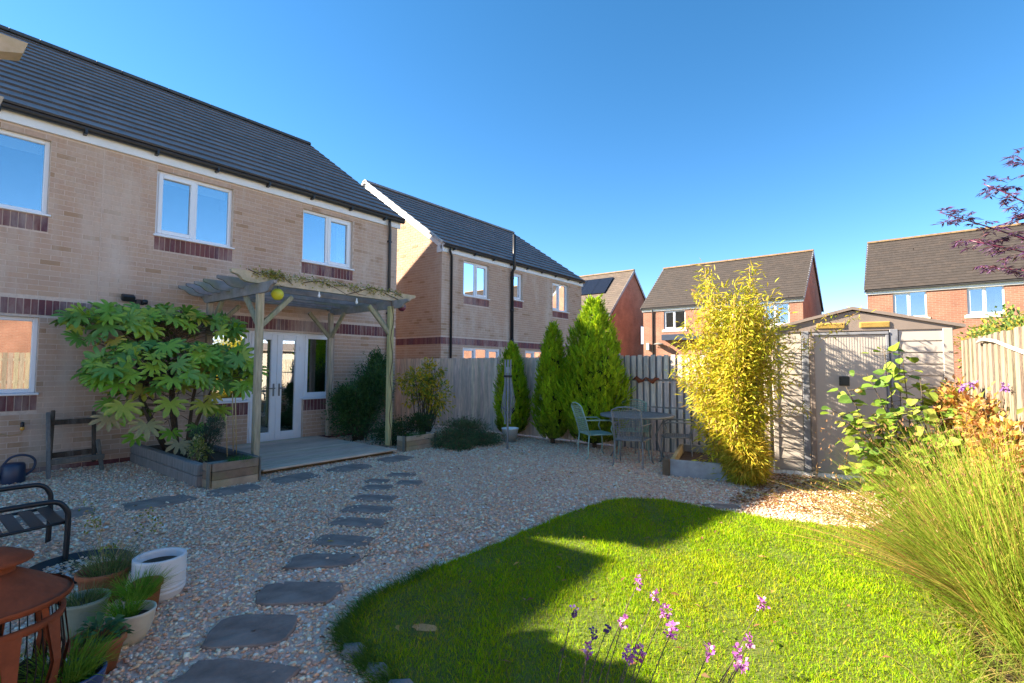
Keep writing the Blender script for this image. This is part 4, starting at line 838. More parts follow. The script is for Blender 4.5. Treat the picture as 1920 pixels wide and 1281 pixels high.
# ------------------------------------------------------------------ garden things
CT = Vector((-3.55, 7.82, 0)); T = thing('garden_table', 'round grey metal mesh table by the slatted fence', 'table', tuple(CT))
mb = MB(); mb.lathe([(.56, .70), (.60, .70), (.605, .715), (.60, .73), (.55, .73)], CT, 36); part('rim', mb, 'grey_metal', T)
mb = MB()
for i in range(-18, 19):
    u = i*.031; h = math.sqrt(max(0, .57**2-u*u)); 
    if h > .03: mb.bb(CT.x+u-.006, CT.x+u+.006, CT.y-h, CT.y+h, .716, .722); mb.bb(CT.x-h, CT.x+h, CT.y+u-.006, CT.y+u+.006, .7225, .727)
part('mesh_top', mb, 'grey_metal', T); T.children[-1]['kind'] = 'stuff'
for k in range(4):
    an = k*PI/2+.5; d = Vector((math.cos(an), math.sin(an), 0)); mb = MB(); mb.tube([CT+d*.46+Vector((0, 0, .70)), CT+d*.30+Vector((0, 0, .4)), CT+d*.36+Vector((0, 0, .15)), CT+d*.44+Vector((0, 0, .01))], .012, 7); part('leg', mb, 'grey_metal', T)
def metal_chair(loc, rz, label, m_):
    t = thing('metal_chair', label, 'chair', loc, 'metal chairs round the garden table'); R = Matrix.Rotation(rz, 3, 'Z'); L = Vector(loc)
    q = lambda x, y, z: L+R @ Vector((x, y, z))      # x forward, y left
    for s in (-1, 1):
        mb = MB(); mb.tube([q(.22, s*.24, .40), q(.24, s*.25, .2), q(.23, s*.25, .06), q(.28, s*.26, .005)], .011, 7); part('front_leg', mb, m_, t)
        mb = MB(); mb.tube([q(-.20, s*.21, .40), q(-.22, s*.22, .2), q(-.22, s*.22, .06), q(-.28, s*.23, .005)], .011, 7); part('rear_leg', mb, m_, t)
        mb = MB(); mb.tube([q(-.27, s*.22, .64), q(-.05, s*.26, .645), q(.14, s*.26, .64), q(.20, s*.255, .60), q(.17, s*.25, .50), q(.21, s*.24, .41)], .011, 7); part('armrest', mb, m_, t)
        mb = MB(); mb.tube([q(-.20, s*.21, .40), q(-.25, s*.22, .6), q(-.34, s*.22, .86)], .012, 7); part('back_post', mb, m_, t)
    mb = MB(); mb.tube([q(-.34, -.22, .86), q(-.355, -.12, .905), q(-.36, 0, .92), q(-.355, .12, .905), q(-.34, .22, .86)], .012, 7); part('top_rail', mb, m_, t)
    mb = MB()
    for i in range(13): u = -.20+i*.0335; mb.bar(q(-.21, u, .43), q(-.335, u, .875), .007, .003)
    for i in range(13): w = i/12; mb.bar(q(-.21-.125*w, -.205, .43+.44*w), q(-.21-.125*w, .205, .43+.44*w), .003, .007)
    part('back_mesh', mb, m_, t); t.children[-1]['kind'] = 'stuff'
    mb = MB(); mb.tube([q(-.20, -.21, .405), q(.21, -.24, .405), q(.245, 0, .405), q(.21, .24, .405), q(-.20, .21, .405), q(-.20, -.21, .405)], .011, 7); part('seat_frame', mb, m_, t)
    mb = MB()
    for i in range(15): u = -.20+i*.0285; mb.bar(q(-.2, u, .408), q(.22, u*1.12, .408), .016, .004)
    for i in range(12): w = -.18+i*.034; mb.bar(q(w, -.215, .4125), q(w, .215, .4125), .016, .004)
    part('seat_mesh', mb, m_, t); t.children[-1]['kind'] = 'stuff'
metal_chair((-4.13, 7.46, 0), YAW+.25, 'pale green metal chair in side view, left of the table', 'sage')
metal_chair((-3.82, 8.28, 0), -1.15, 'pale green metal chair behind the round table', 'sage')
metal_chair((-3.36, 7.22, 0), 1.75, 'grey metal chair on the near side of the table', 'grey_metal')
metal_chair((-2.95, 8.02, 0), PI+.35, 'grey metal chair on the right side of the table', 'grey_metal')
# folded rotary airer and bucket
A = Vector((-5.78, 7.16, 0)); T = thing('rotary_airer', 'folded grey rotary clothes airer standing in the gravel', 'clothes airer', tuple(A))
mb = MB(); mb.tube([A, A+Vector((0, 0, 1.5))], .019, 8); part('pole', mb, 'airer_grey', T)
for k in range(4):
    an = k*PI/2+.7; d = Vector((math.cos(an), math.sin(an), 0)); mb = MB(); mb.bar(A+d*.045+Vector((0, 0, .46)), A+d*.05+Vector((0, 0, 1.64)), .022, .022); part('arm', mb, 'airer_grey', T)
mb = MB()
for k in range(26):
    an = k*.9; r = .045+.05*random.random(); d = Vector((math.cos(an), math.sin(an), 0)); z0 = .48+.3*random.random(); z1 = 1.15+.3*random.random()
    mb.tube([A+d*.045+Vector((0, 0, z1)), A+d*(.05+r*.7)+Vector((0, 0, (z0+z1)/2)), A+d*(.05+r)+Vector((0, 0, z0+.12)), A+d*.045+Vector((0, 0, z0))], .0045, 4)
part('washing_line', mb, 'airer_grey', T); T.children[-1]['kind'] = 'stuff'
mb = MB(); mb.lathe([(.078, 1.315), (.082, 1.32), (.082, 1.35), (.078, 1.355)], A, 14); part('strap', mb, 'black_plastic', T)
mb = MB(); mb.lathe([(.03, 1.40), (.026, 1.42), (.026, 1.5), (.001, 1.51)], A, 10); part('cap', mb, 'clear_white', T)
B = (-6.28, 7.86, 0); T = thing('white_bucket', 'white plastic bucket in front of the first conifer', 'bucket', B)
mb = MB(); mb.lathe([(.001, .01), (.11, .01), (.115, .0), (.165, .265), (.175, .265), (.175, .285), (.16, .285), (.15, .255), (.11, .03), (.001, .03)], B, 24); part('body', mb, 'white_plastic', T)
mb = MB(); mb.tube([(B[0]+.16*math.cos(a), B[1]+.02, .25-.12*math.sin(a)) for a in np.linspace(0, PI, 9)], .004, 5); part('handle', mb, 'grey_metal', T)
# black low chair at the left
T = thing('black_metal_chair', 'low black metal slatted garden chair at the left edge', 'chair', (-5.4, .6, 0))
for x, zt in ((-5.07, .47), (-5.72, .5)):
    mb = MB(); mb.tube(curve([(x, .92, 0), (x, .925, .3), (x, .915, zt-.08), (x, .86, zt-.012), (x, .76, zt), (x, .5, zt-.005), (x-.02, .2, zt-.02), (x-.02, .02, zt-.06), (x, -.05, 0)]), .019, 10); part('side_frame', mb, 'black_metal', T)
for i in range(7):
    y = .875-i*.112; z = .30-.012*math.sin(i*.5); mb = MB(); mb.bb(-5.70, -5.09, y-.04, y+.04, z-.006, z+.006, ch=.003); part('seat_slat', mb, 'black_metal', T)
for x in (-5.085, -5.705): mb = MB(); mb.tube([(x, .92, .30), (x, .6, .285), (x, .1, .28)], .012, 7); part('seat_rail', mb, 'black_metal', T)
for i in range(5): x = -5.62+i*.112; mb = MB(); mb.bar((x, .05, .3), (x, -.22, .85), .05, .008); part('back_slat', mb, 'black_metal', T)
mb = MB(); mb.tube([(-5.70, .05, .28), (-5.70, -.22, .86), (-5.62, -.235, .89), (-5.15, -.235, .89), (-5.08, -.22, .86), (-5.08, .05, .28)], .016, 8); part('back_frame', mb, 'black_metal', T)
# watering can
W_ = Vector((-8.93, 1.07, 0)); T = thing('watering_can', 'navy blue watering can by the house wall', 'watering can', tuple(W_))
mb = MB(); mb.lathe([(.001, 0), (.115, 0), (.12, .02), (.118, .22), (.10, .25), (.03, .26), (.001, .26)], W_, 24); part('body', mb, 'navy', T)
mb = MB(); mb.tube(curve([W_+Vector((0, -.09, .24)), W_+Vector((0, -.03, .32)), W_+Vector((.01, .06, .345)), W_+Vector((.02, .15, .32)), W_+Vector((.02, .20, .25)), W_+Vector((.02, .18, .15)), W_+Vector((.01, .11, .08))]), .014, 8); part('handle', mb, 'navy', T)
mb = MB(); mb.tube([W_+Vector((.02, -.1, .07)), W_+Vector((.03, -.22, .22)), W_+Vector((.03, -.3, .33))], [.03, .02, .017], 8); part('spout', mb, 'navy', T)
# old timber trestle against the wall
T = thing('timber_trestle', 'old dark wooden frame leaning against the house wall', 'trestle', (-9.1, 1.7, 0)); dk = (.085, .065, .05)
for p, q, nm, c in (((-8.86, 1.40, 0), (-9.30, 1.43, .84), 'leg', (.17, .16, .15)), ((-9.25, 1.46, .05), (-9.42, 1.50, .86), 'leg', dk), ((-9.02, 1.99, 0), (-9.24, 1.97, .42), 'leg', (.15, .14, .12)), ((-9.30, 1.95, .1), (-9.43, 1.95, .82), 'leg', dk), ((-9.34, 1.42, .70), (-9.36, 2.02, .69), 'rail', dk), ((-8.98, 1.40, .20), (-9.10, 2.02, .19), 'rail', (.16, .15, .13)), ((-9.33, 1.44, .24), (-9.36, 2.0, .25), 'rail', dk)):
    mb = MB(); mb.bar(p, q, .045, .07 if nm == 'rail' else .045, c, ch=.006); part(nm, mb, 'grey_wood', T)
# lamps on the wall
T = thing('security_light', 'black security floodlight on the wall above the shrub', 'light', (WX, 2.4, 2.5)); mb = MB(); mb.box((WX+.12, 2.30, 2.545), (.09, .17, .10), M=Matrix.Rotation(.5, 3, 'Y'), ch=.015); part('lamp_head', mb, 'black_plastic', T)
mb = MB(); mb.bb(WX+.015, WX+.08, 2.41, 2.53, 2.46, 2.54, ch=.01); mb.bar((WX+.04, 2.44, 2.5), (WX+.1, 2.36, 2.52), .025, .025); part('mount', mb, 'black_plastic', T)
mb = MB(); mb.lathe([(.001, -.04), (.035, -.03), (.045, 0), (.035, .035), (.001, .045)], (WX+.11, 2.52, 2.50), 12); part('sensor', mb, 'black_plastic', T)
T = thing('string_light_bulb', 'amber string-light bulb in black holder on the wall by the window', 'light bulb', (WX, 1.21, .62)); c = (WX+.05, 1.205, .60)
mb = MB(); mb.lathe([(.001, 0), (.02, .008), (.026, .03), (.018, .055)], c, 12); part('bulb', mb, 'bulb', T); mb = MB(); mb.lathe([(.019, .05), (.022, .06), (.02, .115), (.001, .12)], c, 12); part('holder', mb, 'black_plastic', T)
mb = MB(); mb.tube([(WX+.05, 1.205, .715), (WX+.03, 1.22, .64), (WX+.03, 1.20, .56), (WX+.03, 1.10, .54), (WX+.03, .9, .60), (WX+.03, .5, .63)], .005, 5); part('cable', mb, 'cane', T)
# ------------------------------------------------------------------ pots
def pot(name, label, c, prof, m_, soil_z, soil_r, ribs=None):
    t = thing(name, label, 'pot', (*c, 0), 'pots grouped by the fire pit'); prof = [(max(.001, r*.82), z) for r, z in prof]; soil_r *= .82; ribs = [(r*.82, z) for r, z in ribs] if ribs else None
    mb = MB(); mb.lathe(prof, (*c, 0), 40); part('body', mb, m_, t)
    mb = MB(); mb.lathe([(.001, soil_z+.008), (soil_r*.6, soil_z+.004), (soil_r, soil_z)], (*c, 0), 24); part('soil', mb, 'soil', t)
    if ribs:
        for r, z in ribs: mb = MB(); mb.lathe([(r-.002, z-.011), (r+.002, z-.006), (r+.003, z), (r+.002, z+.006), (r-.002, z+.011)], (*c, 0), 40); part('rib', mb, m_, t)
    return t
def flower(R, rb, h, lip=.03, th=.014): return [(.001, .0), (rb, .0), (R-.012, h-lip-.004), (R, h-lip), (R+.004, h-.004), (R, h), (R-th, h), (R-th-.012, h-lip-.01), (rb-.01, .02), (.001, .02)]
pot('white_ribbed_pot', 'white ribbed ceramic pot, largest of the group', (-3.85, 1.17), [(.001, 0), (.135, 0), (.165, .03), (.178, .10), (.18, .255), (.178, .265), (.155, .265), (.15, .25), (.15, .06), (.001, .06)], 'white_glaze', .215, .152, [(.176+.003*math.sin(i*2), .06+i*.026) for i in range(7)])
pot('terracotta_pot', 'wide terracotta bowl behind the others, holding grass', (-4.06, .93), flower(.175, .12, .20), 'terracotta', .16, .155)
pot('terracotta_pot', 'small terracotta pot tucked beside the white pot', (-3.66, 1.05), flower(.10, .07, .19), 'terracotta', .15, .085)
pot('green_glazed_pot', 'pale green glazed pot beside the fire pit', (-3.66, .75), [(.001, 0), (.10, 0), (.125, .08), (.135, .16), (.15, .18), (.15, .195), (.128, .195), (.12, .16), (.001, .10)], 'green_glaze', .155, .122)
pot('cream_bowl', 'round cream glazed bowl holding a tuft of grass', (-3.34, .90), [(.001, 0), (.06, 0), (.095, .05), (.117, .11), (.124, .15), (.13, .165), (.126, .175), (.112, .17), (.10, .11), (.001, .08)], 'cream_glaze', .13, .106)
pot('terracotta_pot', 'terracotta pot in front holding a strawberry plant', (-3.16, .71), flower(.142, .095, .17, .04), 'terracotta', .125, .12)
pot('blue_glazed_pot', 'wide blue glazed pot at the bottom edge with bright grass', (-2.90, .56), [(.001, 0), (.11, 0), (.14, .08), (.155, .14), (.158, .155), (.15, .16), (.136, .152), (.12, .08), (.001, .06)], 'blue_glaze', .115, .13)
pot('teal_glazed_pot', 'small teal glazed pot in the bottom left corner', (-3.02, .33), [(.001, 0), (.06, 0), (.085, .08), (.098, .16), (.102, .175), (.096, .18), (.086, .172), (.07, .08), (.001, .06)], 'teal_glaze', .145, .083)
mb = MB(); c = (-4.78, .95, 0); mb.lathe([(.001, .004), (.27, .004), (.30, .05), (.305, .05), (.29, .0), (.001, .0)], c, 36); T = solo('plant_tray', mb, 'black_plastic', 'shallow black plastic tray on the gravel behind the pots', 'tray', c)
mb = MB()
for i in range(40):
    a_, r_ = random.uniform(0, 6.28), .2*random.random()**.5; s_ = random.uniform(.01, .022); mb.lathe([(.001, -s_*.6), (s_, 0), (.001, s_*.6)], (c[0]+r_*math.cos(a_), c[1]+r_*math.sin(a_), .02), 6, (.6, .58, .56))
mb2 = part('tray_gravel', mb, 'pebble', T); mb2['kind'] = 'stuff'
def tuft(label, c, z, n, h, pal, spread=.5, r=.05, w=.004):
    t = thing('grass_tuft', label, 'grass', (*c, z), 'grasses growing in pots'); k = n; a = rng.uniform(0, 2*PI, k); rr = r*np.sqrt(rng.random(k)); P = np.stack([c[0]+rr*np.cos(a), c[1]+rr*np.sin(a), np.full(k, z)], 1)
    D = np.stack([np.cos(a)*spread*rng.random(k), np.sin(a)*spread*rng.random(k), np.ones(k)], 1)+rng.normal(0, .12, (k, 3)); V, Fc, C = ribbons(P, D, rng.uniform(.5, 1, k)*h, np.full(k, w), cols(k, pal), rng.uniform(.1, .8, k), 4); npart('blades', V, Fc, C, 'grass', t)
G1 = [(.18, .36, .03), (.15, .31, .03), (.25, .38, .05)]; G2 = [(.20, .24, .08), (.28, .26, .12), (.12, .18, .05)]
tuft('thin olive grass growing in the wide terracotta bowl', (-4.04, .95), .16, 420, .24, G2, .5, .12, .003)
tuft('fine green grass spilling between the terracotta and cream pots', (-3.55, .98), .15, 520, .20, G1, .9, .07, .003)
tuft('thin yellowed stems growing in the pale green pot', (-3.66, .75), .155, 300, .14, G2, .7, .10, .003)
tuft('green grass tuft growing in the cream bowl', (-3.36, .87), .13, 300, .17, G1, .7, .05)
tuft('bright green grass growing in the blue pot', (-2.93, .56), .115, 520, .23, [(.18, .33, .03), (.22, .36, .05)], .8, .09)
tuft('grass growing in the teal pot', (-3.02, .33), .145, 200, .22, G1, .7, .05)
tuft('small grass patch growing in the brown plank planter', (-6.76, 2.9), .26, 500, .12, [(.07, .19, .04), (.09, .22, .04)], 1.0, .12, .004)
tuft('small grass patch growing in the planter right of the deck', (-7.05, 6.05), .22, 400, .14, [(.07, .16, .04), (.09, .20, .04)], 1.0, .12, .004)
def sprig(label, c, z):
    t = thing('strawberry_plant', label, 'plant', (*c, z)); k = 70; P, d = ball(k, (c[0], c[1], z+.05), (.10, .10, .06), .3); V, Fc, C = leaves(P, d*np.array([1, 1, .3]), np.array([0, 0, 1.])+rng.normal(0, .3, (k, 3)), rng.uniform(.035, .055, k), rng.uniform(.03, .045, k), cols(k, [(.07, .20, .08), (.06, .16, .07), (.10, .22, .08)])); npart('leaves', V, Fc, C, 'leaf', t)
    mb = MB()
    for i in range(0, k, 4): mb.tube([(c[0], c[1], z), tuple(P[i])], .002, 4)
    part('stalks', mb, 'twig', t)['kind'] = 'stuff'
sprig('leafy strawberry plant growing in the front terracotta pot', (-3.16, .72), .13)
# ------------------------------------------------------------------ rusty fire pit
c = (-2.94, .31); C3 = Vector((*c, 0)); T = thing('fire_pit', 'rust-coloured metal chiminea with conical lid at the left edge', 'chiminea', (*c, 0))
mb = MB(); mb.lathe([(.25, .55), (.255, .535), (.24, .542), (.17, .595), (.09, .645), (.07, .655)], C3, 40); mb.lathe([(.255, .535), (.25, .527), (.17, .58), (.07, .645)], C3, 40); part('lid', mb, 'rust', T)
mb = MB(); mb.lathe([(.07, .645), (.065, .70), (.001, .70)], C3, 20); mb.lathe([(.115, .69), (.122, .695), (.118, .706), (.055, .74), (.001, .755)], C3, 28); mb.lathe([(.122, .695), (.001, .685)], C3, 28); part('top_cap', mb, 'rust', T)
mb = MB(); mb.lathe([(.19, .05), (.23, .12), (.235, .15), (.22, .15), (.18, .07), (.001, .06)], C3, 32); part('base_bowl', mb, 'rust', T)
mb = MB(); mb.lathe([(.215, .44), (.228, .44), (.232, .47), (.215, .47)], C3, 32); part('upper_ring', mb, 'rust', T)
for k in range(9):
    an = k*2*PI/9+.15; d = Vector((math.cos(an), math.sin(an), 0)); s_ = Vector((-d.y, d.x, 0)); mb = MB()
    mb.add([C3+d*r+s_*w*e+Vector((0, 0, z)) for r, z in ((.222, .14), (.248, .29), (.226, .46)) for w, e in ((-.035 if z != .29 else -.02, 1), (.035 if z != .29 else .02, 1))], [(0, 1, 3, 2), (2, 3, 5, 4)])
    mb.add([C3+d*(r-.012)+s_*w+Vector((0, 0, z)) for r, z in ((.222, .14), (.248, .29), (.226, .46)) for w in ((-.035, .035) if z != .29 else (-.02, .02))], [(2, 3, 1, 0), (4, 5, 3, 2)]); part('stave', mb, 'rust', T)
mb = MB()
for k in range(48):
    an = k*2*PI/48; d = Vector((math.cos(an), math.sin(an), 0)); mb.tube([C3+d*.215+Vector((0, 0, .14)), C3+d*.232+Vector((0, 0, .3)), C3+d*.214+Vector((0, 0, .46))], .0022, 4)
part('mesh_screen', mb, 'soot', T)['kind'] = 'stuff'
for k in range(4):
    an = k*PI/2+.8; d = Vector((math.cos(an), math.sin(an), 0)); mb = MB(); mb.bar(C3+d*.19+Vector((0, 0, .545)), C3+d*.205+Vector((0, 0, .46)), .02, .02); part('lid_support', mb, 'rust', T)
    mb = MB(); mb.bar(C3+d*.18+Vector((0, 0, .07)), C3+d*.24+Vector((0, 0, 0)), .03, .03); part('foot', mb, 'rust', T)
mb = MB(); mb.tube([C3+Vector((-.12, -.1, .10)), C3+Vector((.1, .1, .16))], .04, 8); mb.tube([C3+Vector((.12, -.1, .10)), C3+Vector((-.08, .14, .2))], .035, 8); part('logs', mb, 'soot', T)
# stones and a weed at the near lawn edge
for i, (x, y, r, lab) in enumerate(((-1.83, 1.52, .12, 'largest grey edging stone under the near lawn edge'), (-2.05, 1.55, .08, 'brown edging stone left of the largest one'), (-2.28, 1.57, .09, 'pale mossy edging stone at the lawn tip'), (-2.42, 1.62, .06, 'small edging stone at the lawn tip'), (-1.6, 1.36, .09, 'edging stone at the bottom edge of the photo'))):
    Vv = ICO*(1+rng.normal(0, .1, (12, 1)))*np.array([r, r*.75, r*.5])+np.array([x, y, r*.2]); mb = MB(); mb.add(Vv, [tuple(f) for f in IF], None, True); solo('edging_stone', mb, 'rock', lab, 'stone', (x, y, 0), 'stones along the near lawn edge')

# ------------------------------------------------------------------ vegetation
def conifer(label, c, H, R, n, pal, pots=False):
    t = thing('conifer', label, 'tree', (*c, 0), 'conifers along the back fence'); base = np.array([*c, 0.])
    prof = lambda u: R*np.interp(u, [0, .08, .25, .5, .75, .92, 1], [.38, .80, 1, .90, .62, .26, .03])
    ph = rng.uniform(0, 6, 5)
    lump = lambda u, a: 1+.09*np.sin(3*a+ph[0]+7*u)+.07*np.sin(5*a-11*u+ph[1])+.07*np.sin(17*u+2*a+ph[2])+.05*np.sin(29*u-3*a+ph[3])
    nu = 46; na = 18; V = []; mb = MB()
    for i in range(nu//3+1):
        u = i/(nu//3); V += [tuple(base+np.array([math.cos(2*PI*k/na)*prof(u)*.60, math.sin(2*PI*k/na)*prof(u)*.60, .10+u*(H*.9-.1)])) for k in range(na)]
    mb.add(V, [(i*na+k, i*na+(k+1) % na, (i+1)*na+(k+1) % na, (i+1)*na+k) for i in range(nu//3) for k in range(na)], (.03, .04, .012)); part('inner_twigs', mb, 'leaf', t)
    mb = MB(); mb.tube([(*c, 0), (*c, H*.6)], [.045, .015], 8); part('trunk', mb, 'bark', t)
    # sprays: upright feathered fans
    u = rng.beta(1.05, 1.35, n)*.97+.02; a = rng.uniform(0, 2*PI, n); k = rng.uniform(.70, 1.0, n)*lump(u, a); rr = prof(u)*k
    P = base+np.stack([np.cos(a)*rr, np.sin(a)*rr, .06+u*(H-.14)], 1); out = np.stack([np.cos(a), np.sin(a), np.zeros(n)], 1)
    D = unit(out*rng.uniform(.25, .65, (n, 1))+np.array([0, 0, 1.])*rng.uniform(.6, 1.1, (n, 1))+rng.normal(0, .16, (n, 3))); L = rng.uniform(.09, .17, n)*(.75+.5*R)*np.where(rng.random(n) < .06, 1.35, 1)
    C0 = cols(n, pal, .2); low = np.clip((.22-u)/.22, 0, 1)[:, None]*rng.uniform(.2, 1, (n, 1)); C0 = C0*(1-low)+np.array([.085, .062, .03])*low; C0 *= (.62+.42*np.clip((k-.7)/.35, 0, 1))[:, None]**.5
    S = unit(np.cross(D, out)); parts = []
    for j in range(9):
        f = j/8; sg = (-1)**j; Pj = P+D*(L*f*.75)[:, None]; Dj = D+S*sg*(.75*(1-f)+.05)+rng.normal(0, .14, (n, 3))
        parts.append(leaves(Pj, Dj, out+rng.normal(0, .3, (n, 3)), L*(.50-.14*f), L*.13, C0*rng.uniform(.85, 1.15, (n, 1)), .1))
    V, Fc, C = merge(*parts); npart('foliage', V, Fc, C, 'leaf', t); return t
LIME = [(.36, .52, .012), (.31, .47, .012), (.43, .56, .018), (.26, .42, .015)]
conifer('smallest bright green conifer behind the white bucket', (-6.62, 8.34), 2.05, .35, 2300, LIME)
conifer('middle bright green conifer along the back fence', (-5.52, 8.25), 2.40, .355, 2600, LIME)
conifer('largest conifer with golden sunlit tip beside the table', (-4.64, 8.34), 2.86, .60, 4800, LIME)
# bamboo
T = thing('bamboo', 'tall golden bamboo clump beside the shed', 'bamboo', (-1.88, 7.2, 0), None); Ls = []; mb = MB()
GOLD = [(.56, .50, .035), (.48, .46, .03), (.62, .53, .05), (.38, .42, .03), (.58, .44, .07)]
def culm(p, q, bend, r=.006):
    p, q = Vector(p), Vector(q); md = (p+q)/2+Vector(bend); pts = [p*(1-t)**2+md*2*t*(1-t)+q*t*t for t in np.linspace(0, 1, 9)]; mb.tube(pts, [r*(1-.07*i) for i in range(9)], 5); return np.array(pts)
for i in range(46):
    a = random.uniform(0, 6.28); r = .22*random.random()**.5; p = (-1.88+r*math.cos(a), 7.17+r*math.sin(a)*.9, .1); h = random.uniform(1.4, 2.6) if i > 3 else random.uniform(2.7, 3.05)
    lean = .36*random.random()**.7 if i > 3 else .12; q = (p[0]+lean*math.cos(a)*1.15+(-.02), p[1]+lean*math.sin(a)*.8, h); pts = culm(p, q, (0, 0, .15)); k = 380
    tt = rng.beta(1.5, 1.0, k)*8; i0 = np.minimum(tt.astype(int), 7); ff = (tt-i0)[:, None]; P = pts[i0]*(1-ff)+pts[i0+1]*ff; sp = rng.normal(0, .085, (k, 3))*np.array([1, 1, .8])*(1.15 if i > 3 else .6); D = sp*6+np.array([0, 0, .1])+rng.normal(0, .35, (k, 3)); D[:, 2] -= .25
    Ls.append(leaves(P+sp, D, rng.normal(0, .6, (k, 3))+np.array([0, 0, 1.]), rng.uniform(.07, .13, k), rng.uniform(.016, .027, k), cols(k, GOLD), .2))
for (q, z) in (((-2.55, 6.75), 1.42), ((-2.45, 6.9), 1.33), ((-1.15, 7.72), 2.05), ((-1.0, 7.75), 1.85), ((-.75, 7.75), 2.2), ((-1.15, 7.6), 1.35), ((-1.05, 7.55), .95), ((-2.22, 6.62), 2.55), ((-2.12, 6.7), 2.35), ((-1.3, 7.6), 2.35), ((-.45, 7.95), 2.28)):
    pts = culm((-1.85, 7.2, .5), (*q, z), (0, 0, .35), .004); k = 55; tt = rng.beta(3, 1.0, k)*8; i0 = np.minimum(tt.astype(int), 7); ff = (tt-i0)[:, None]; P = pts[i0]*(1-ff)+pts[i0+1]*ff+rng.normal(0, .035, (k, 3))
    Ls.append(leaves(P, rng.normal(0, .5, (k, 3))+np.array([0, 0, -.2]), rng.normal(0, .6, (k, 3))+np.array([0, 0, 1.]), rng.uniform(.06, .11, k), rng.uniform(.013, .022, k), cols(k, GOLD+[(.45, .26, .08)]), .2))
part('culms', mb, 'cane', T)['kind'] = 'stuff'
npart('foliage', *merge(*Ls), 'leaf', T)
T = thing('golden_grass', 'feathery golden leaf mound at the foot of the bamboo', 'grass', (-1.62, 7.08, 0)); k = 4200; P, d = ball(k, (-1.68, 7.01, .32), (.27, .25, .34), .45); P[:, 2] = np.maximum(P[:, 2], .03)
D = d*np.array([1, 1, .5])+rng.normal(0, .45, (k, 3))+np.array([0, 0, -.35]); V, Fc, C = leaves(P, D, rng.normal(0, .5, (k, 3))+np.array([0, 0, 1.]), rng.uniform(.08, .16, k), rng.uniform(.009, .017, k), cols(k, [(.64, .50, .05), (.56, .47, .05), (.70, .52, .08), (.42, .44, .05)]), .15); npart('blades', V, Fc, C, 'grass', T)
# dry brown shrub behind the bamboo
bush('dry_shrub', 'dead brown shrub against the slatted fence behind the bamboo', 'shrub', (-2.35, 8.45, 0), [(-2.35, 8.42, .75, .22, .16, .45), (-2.2, 8.35, 1.2, .2, .15, .3)], 1500, .05, .02, [(.10, .06, .035), (.13, .08, .05), (.07, .045, .03)], 14)
# big palmate shrub: each leaf an object sharing a few meshes
def palm_leaf(nl, seed):
    """lobed leaf: lobes joined in a web for the inner half, drooping tips"""
    r = random.Random(seed); V = [(0, 0, 0)]; st = 4.5/(nl-1); h = st/2
    for i in range(nl):
        an = -2.25+i*st; L = (.78+.22*math.cos(an*.62))*r.uniform(.88, 1.06)*(1 if abs(an) < 1.9 else .75); b = r.uniform(-.06, .06); dz = r.uniform(-.05, .05)
        for da, q, z in ((-h, .40, .05), (-h*.74, .62, .045), (-h*.58, .80, .02), (-h*.30, .93, -.03), (b, 1.0, -.11+dz), (h*.30, .93, -.03), (h*.58, .80, .02), (h*.74, .62, .045)): V.append((math.cos(an+da)*q*L, math.sin(an+da)*q*L, z))
        V.append((math.cos(an)*.62*L, math.sin(an)*.62*L, -.02))
    Fc = []
    for i in range(nl):
        o_ = 1+i*9; m = o_+8; nx = o_+9 if i < nl-1 else None
        Fc += [(0, o_, m), (o_, o_+1, m), (o_+1, o_+2, m), (o_+2, o_+3, m), (o_+3, o_+4, m), (o_+4, o_+5, m), (o_+5, o_+6, m), (o_+6, o_+7, m)]
        Fc += [(o_+7, nx, m), (0, m, nx)] if nx else [(0, m, o_+7)]
    return V, Fc
FT = thing('palmate_shrub', 'large glossy palmate-leaved shrub against the house wall', 'shrub', (-8.75, 2.85, .22))
LC = {'green': [(.17, .35, .035), (.21, .40, .03), (.13, .29, .045), (.26, .42, .035), (.16, .33, .06), (.32, .43, .04), (.12, .26, .05)], 'yellow': [(.40, .40, .05), (.46, .36, .055), (.32, .38, .04)], 'pale': [(.42, .32, .15), (.38, .31, .12)]}
LM = {}
for kind, pal in LC.items():
    for i, c in enumerate(pal):
        for v in range(2):
            V, Fc = palm_leaf(8 if v else 9, i*7+v); me = bpy.data.meshes.new('leaf'); me.from_pydata(V, [], Fc); a = me.attributes.new('Col', 'FLOAT_COLOR', 'FACE'); a.data.foreach_set('color', np.tile(np.array([*c, 1], np.float32), len(Fc))); me.materials.append(MATS['glossy_leaf']); me.polygons.foreach_set('use_smooth', [True]*len(Fc)); me.update(); LM.setdefault(kind, []).append(me)
mbs = MB(); hubs = []
for base, q in (((-8.9, 2.75), (-8.85, 2.1, 1.55)), ((-8.85, 2.85), (-8.6, 2.65, 1.35)), ((-8.75, 2.95), (-8.85, 3.2, 1.75)), ((-8.6, 2.9), (-8.15, 3.05, 1.15)), ((-8.8, 2.7), (-8.3, 2.2, 1.05)), ((-8.95, 2.9), (-9.0, 2.7, 1.9))):
    p = Vector((*base, .2)); q = Vector(q); mbs.tube([p, (p+q)/2+Vector((random.uniform(-.06, .06), random.uniform(-.06, .06), .05)), q], [.028, .024, .014], 8)
def put_leaf(pos, nrm, fwd, size, kind):
    N = Vector(nrm).normalized(); Fd = Vector(fwd); Fd = (Fd-N*Fd.dot(N)).normalized(); S = N.cross(Fd); o = bpy.data.objects.new('leaf', random.choice(LM[kind])); COL.objects.link(o); o.parent = FT
    o.matrix_local = Matrix.Translation(Vector(pos)-ORG[FT]) @ Matrix((Fd, S, N)).transposed().to_4x4() @ Matrix.Diagonal((size, size, size, 1))
    return Vector(pos), Fd
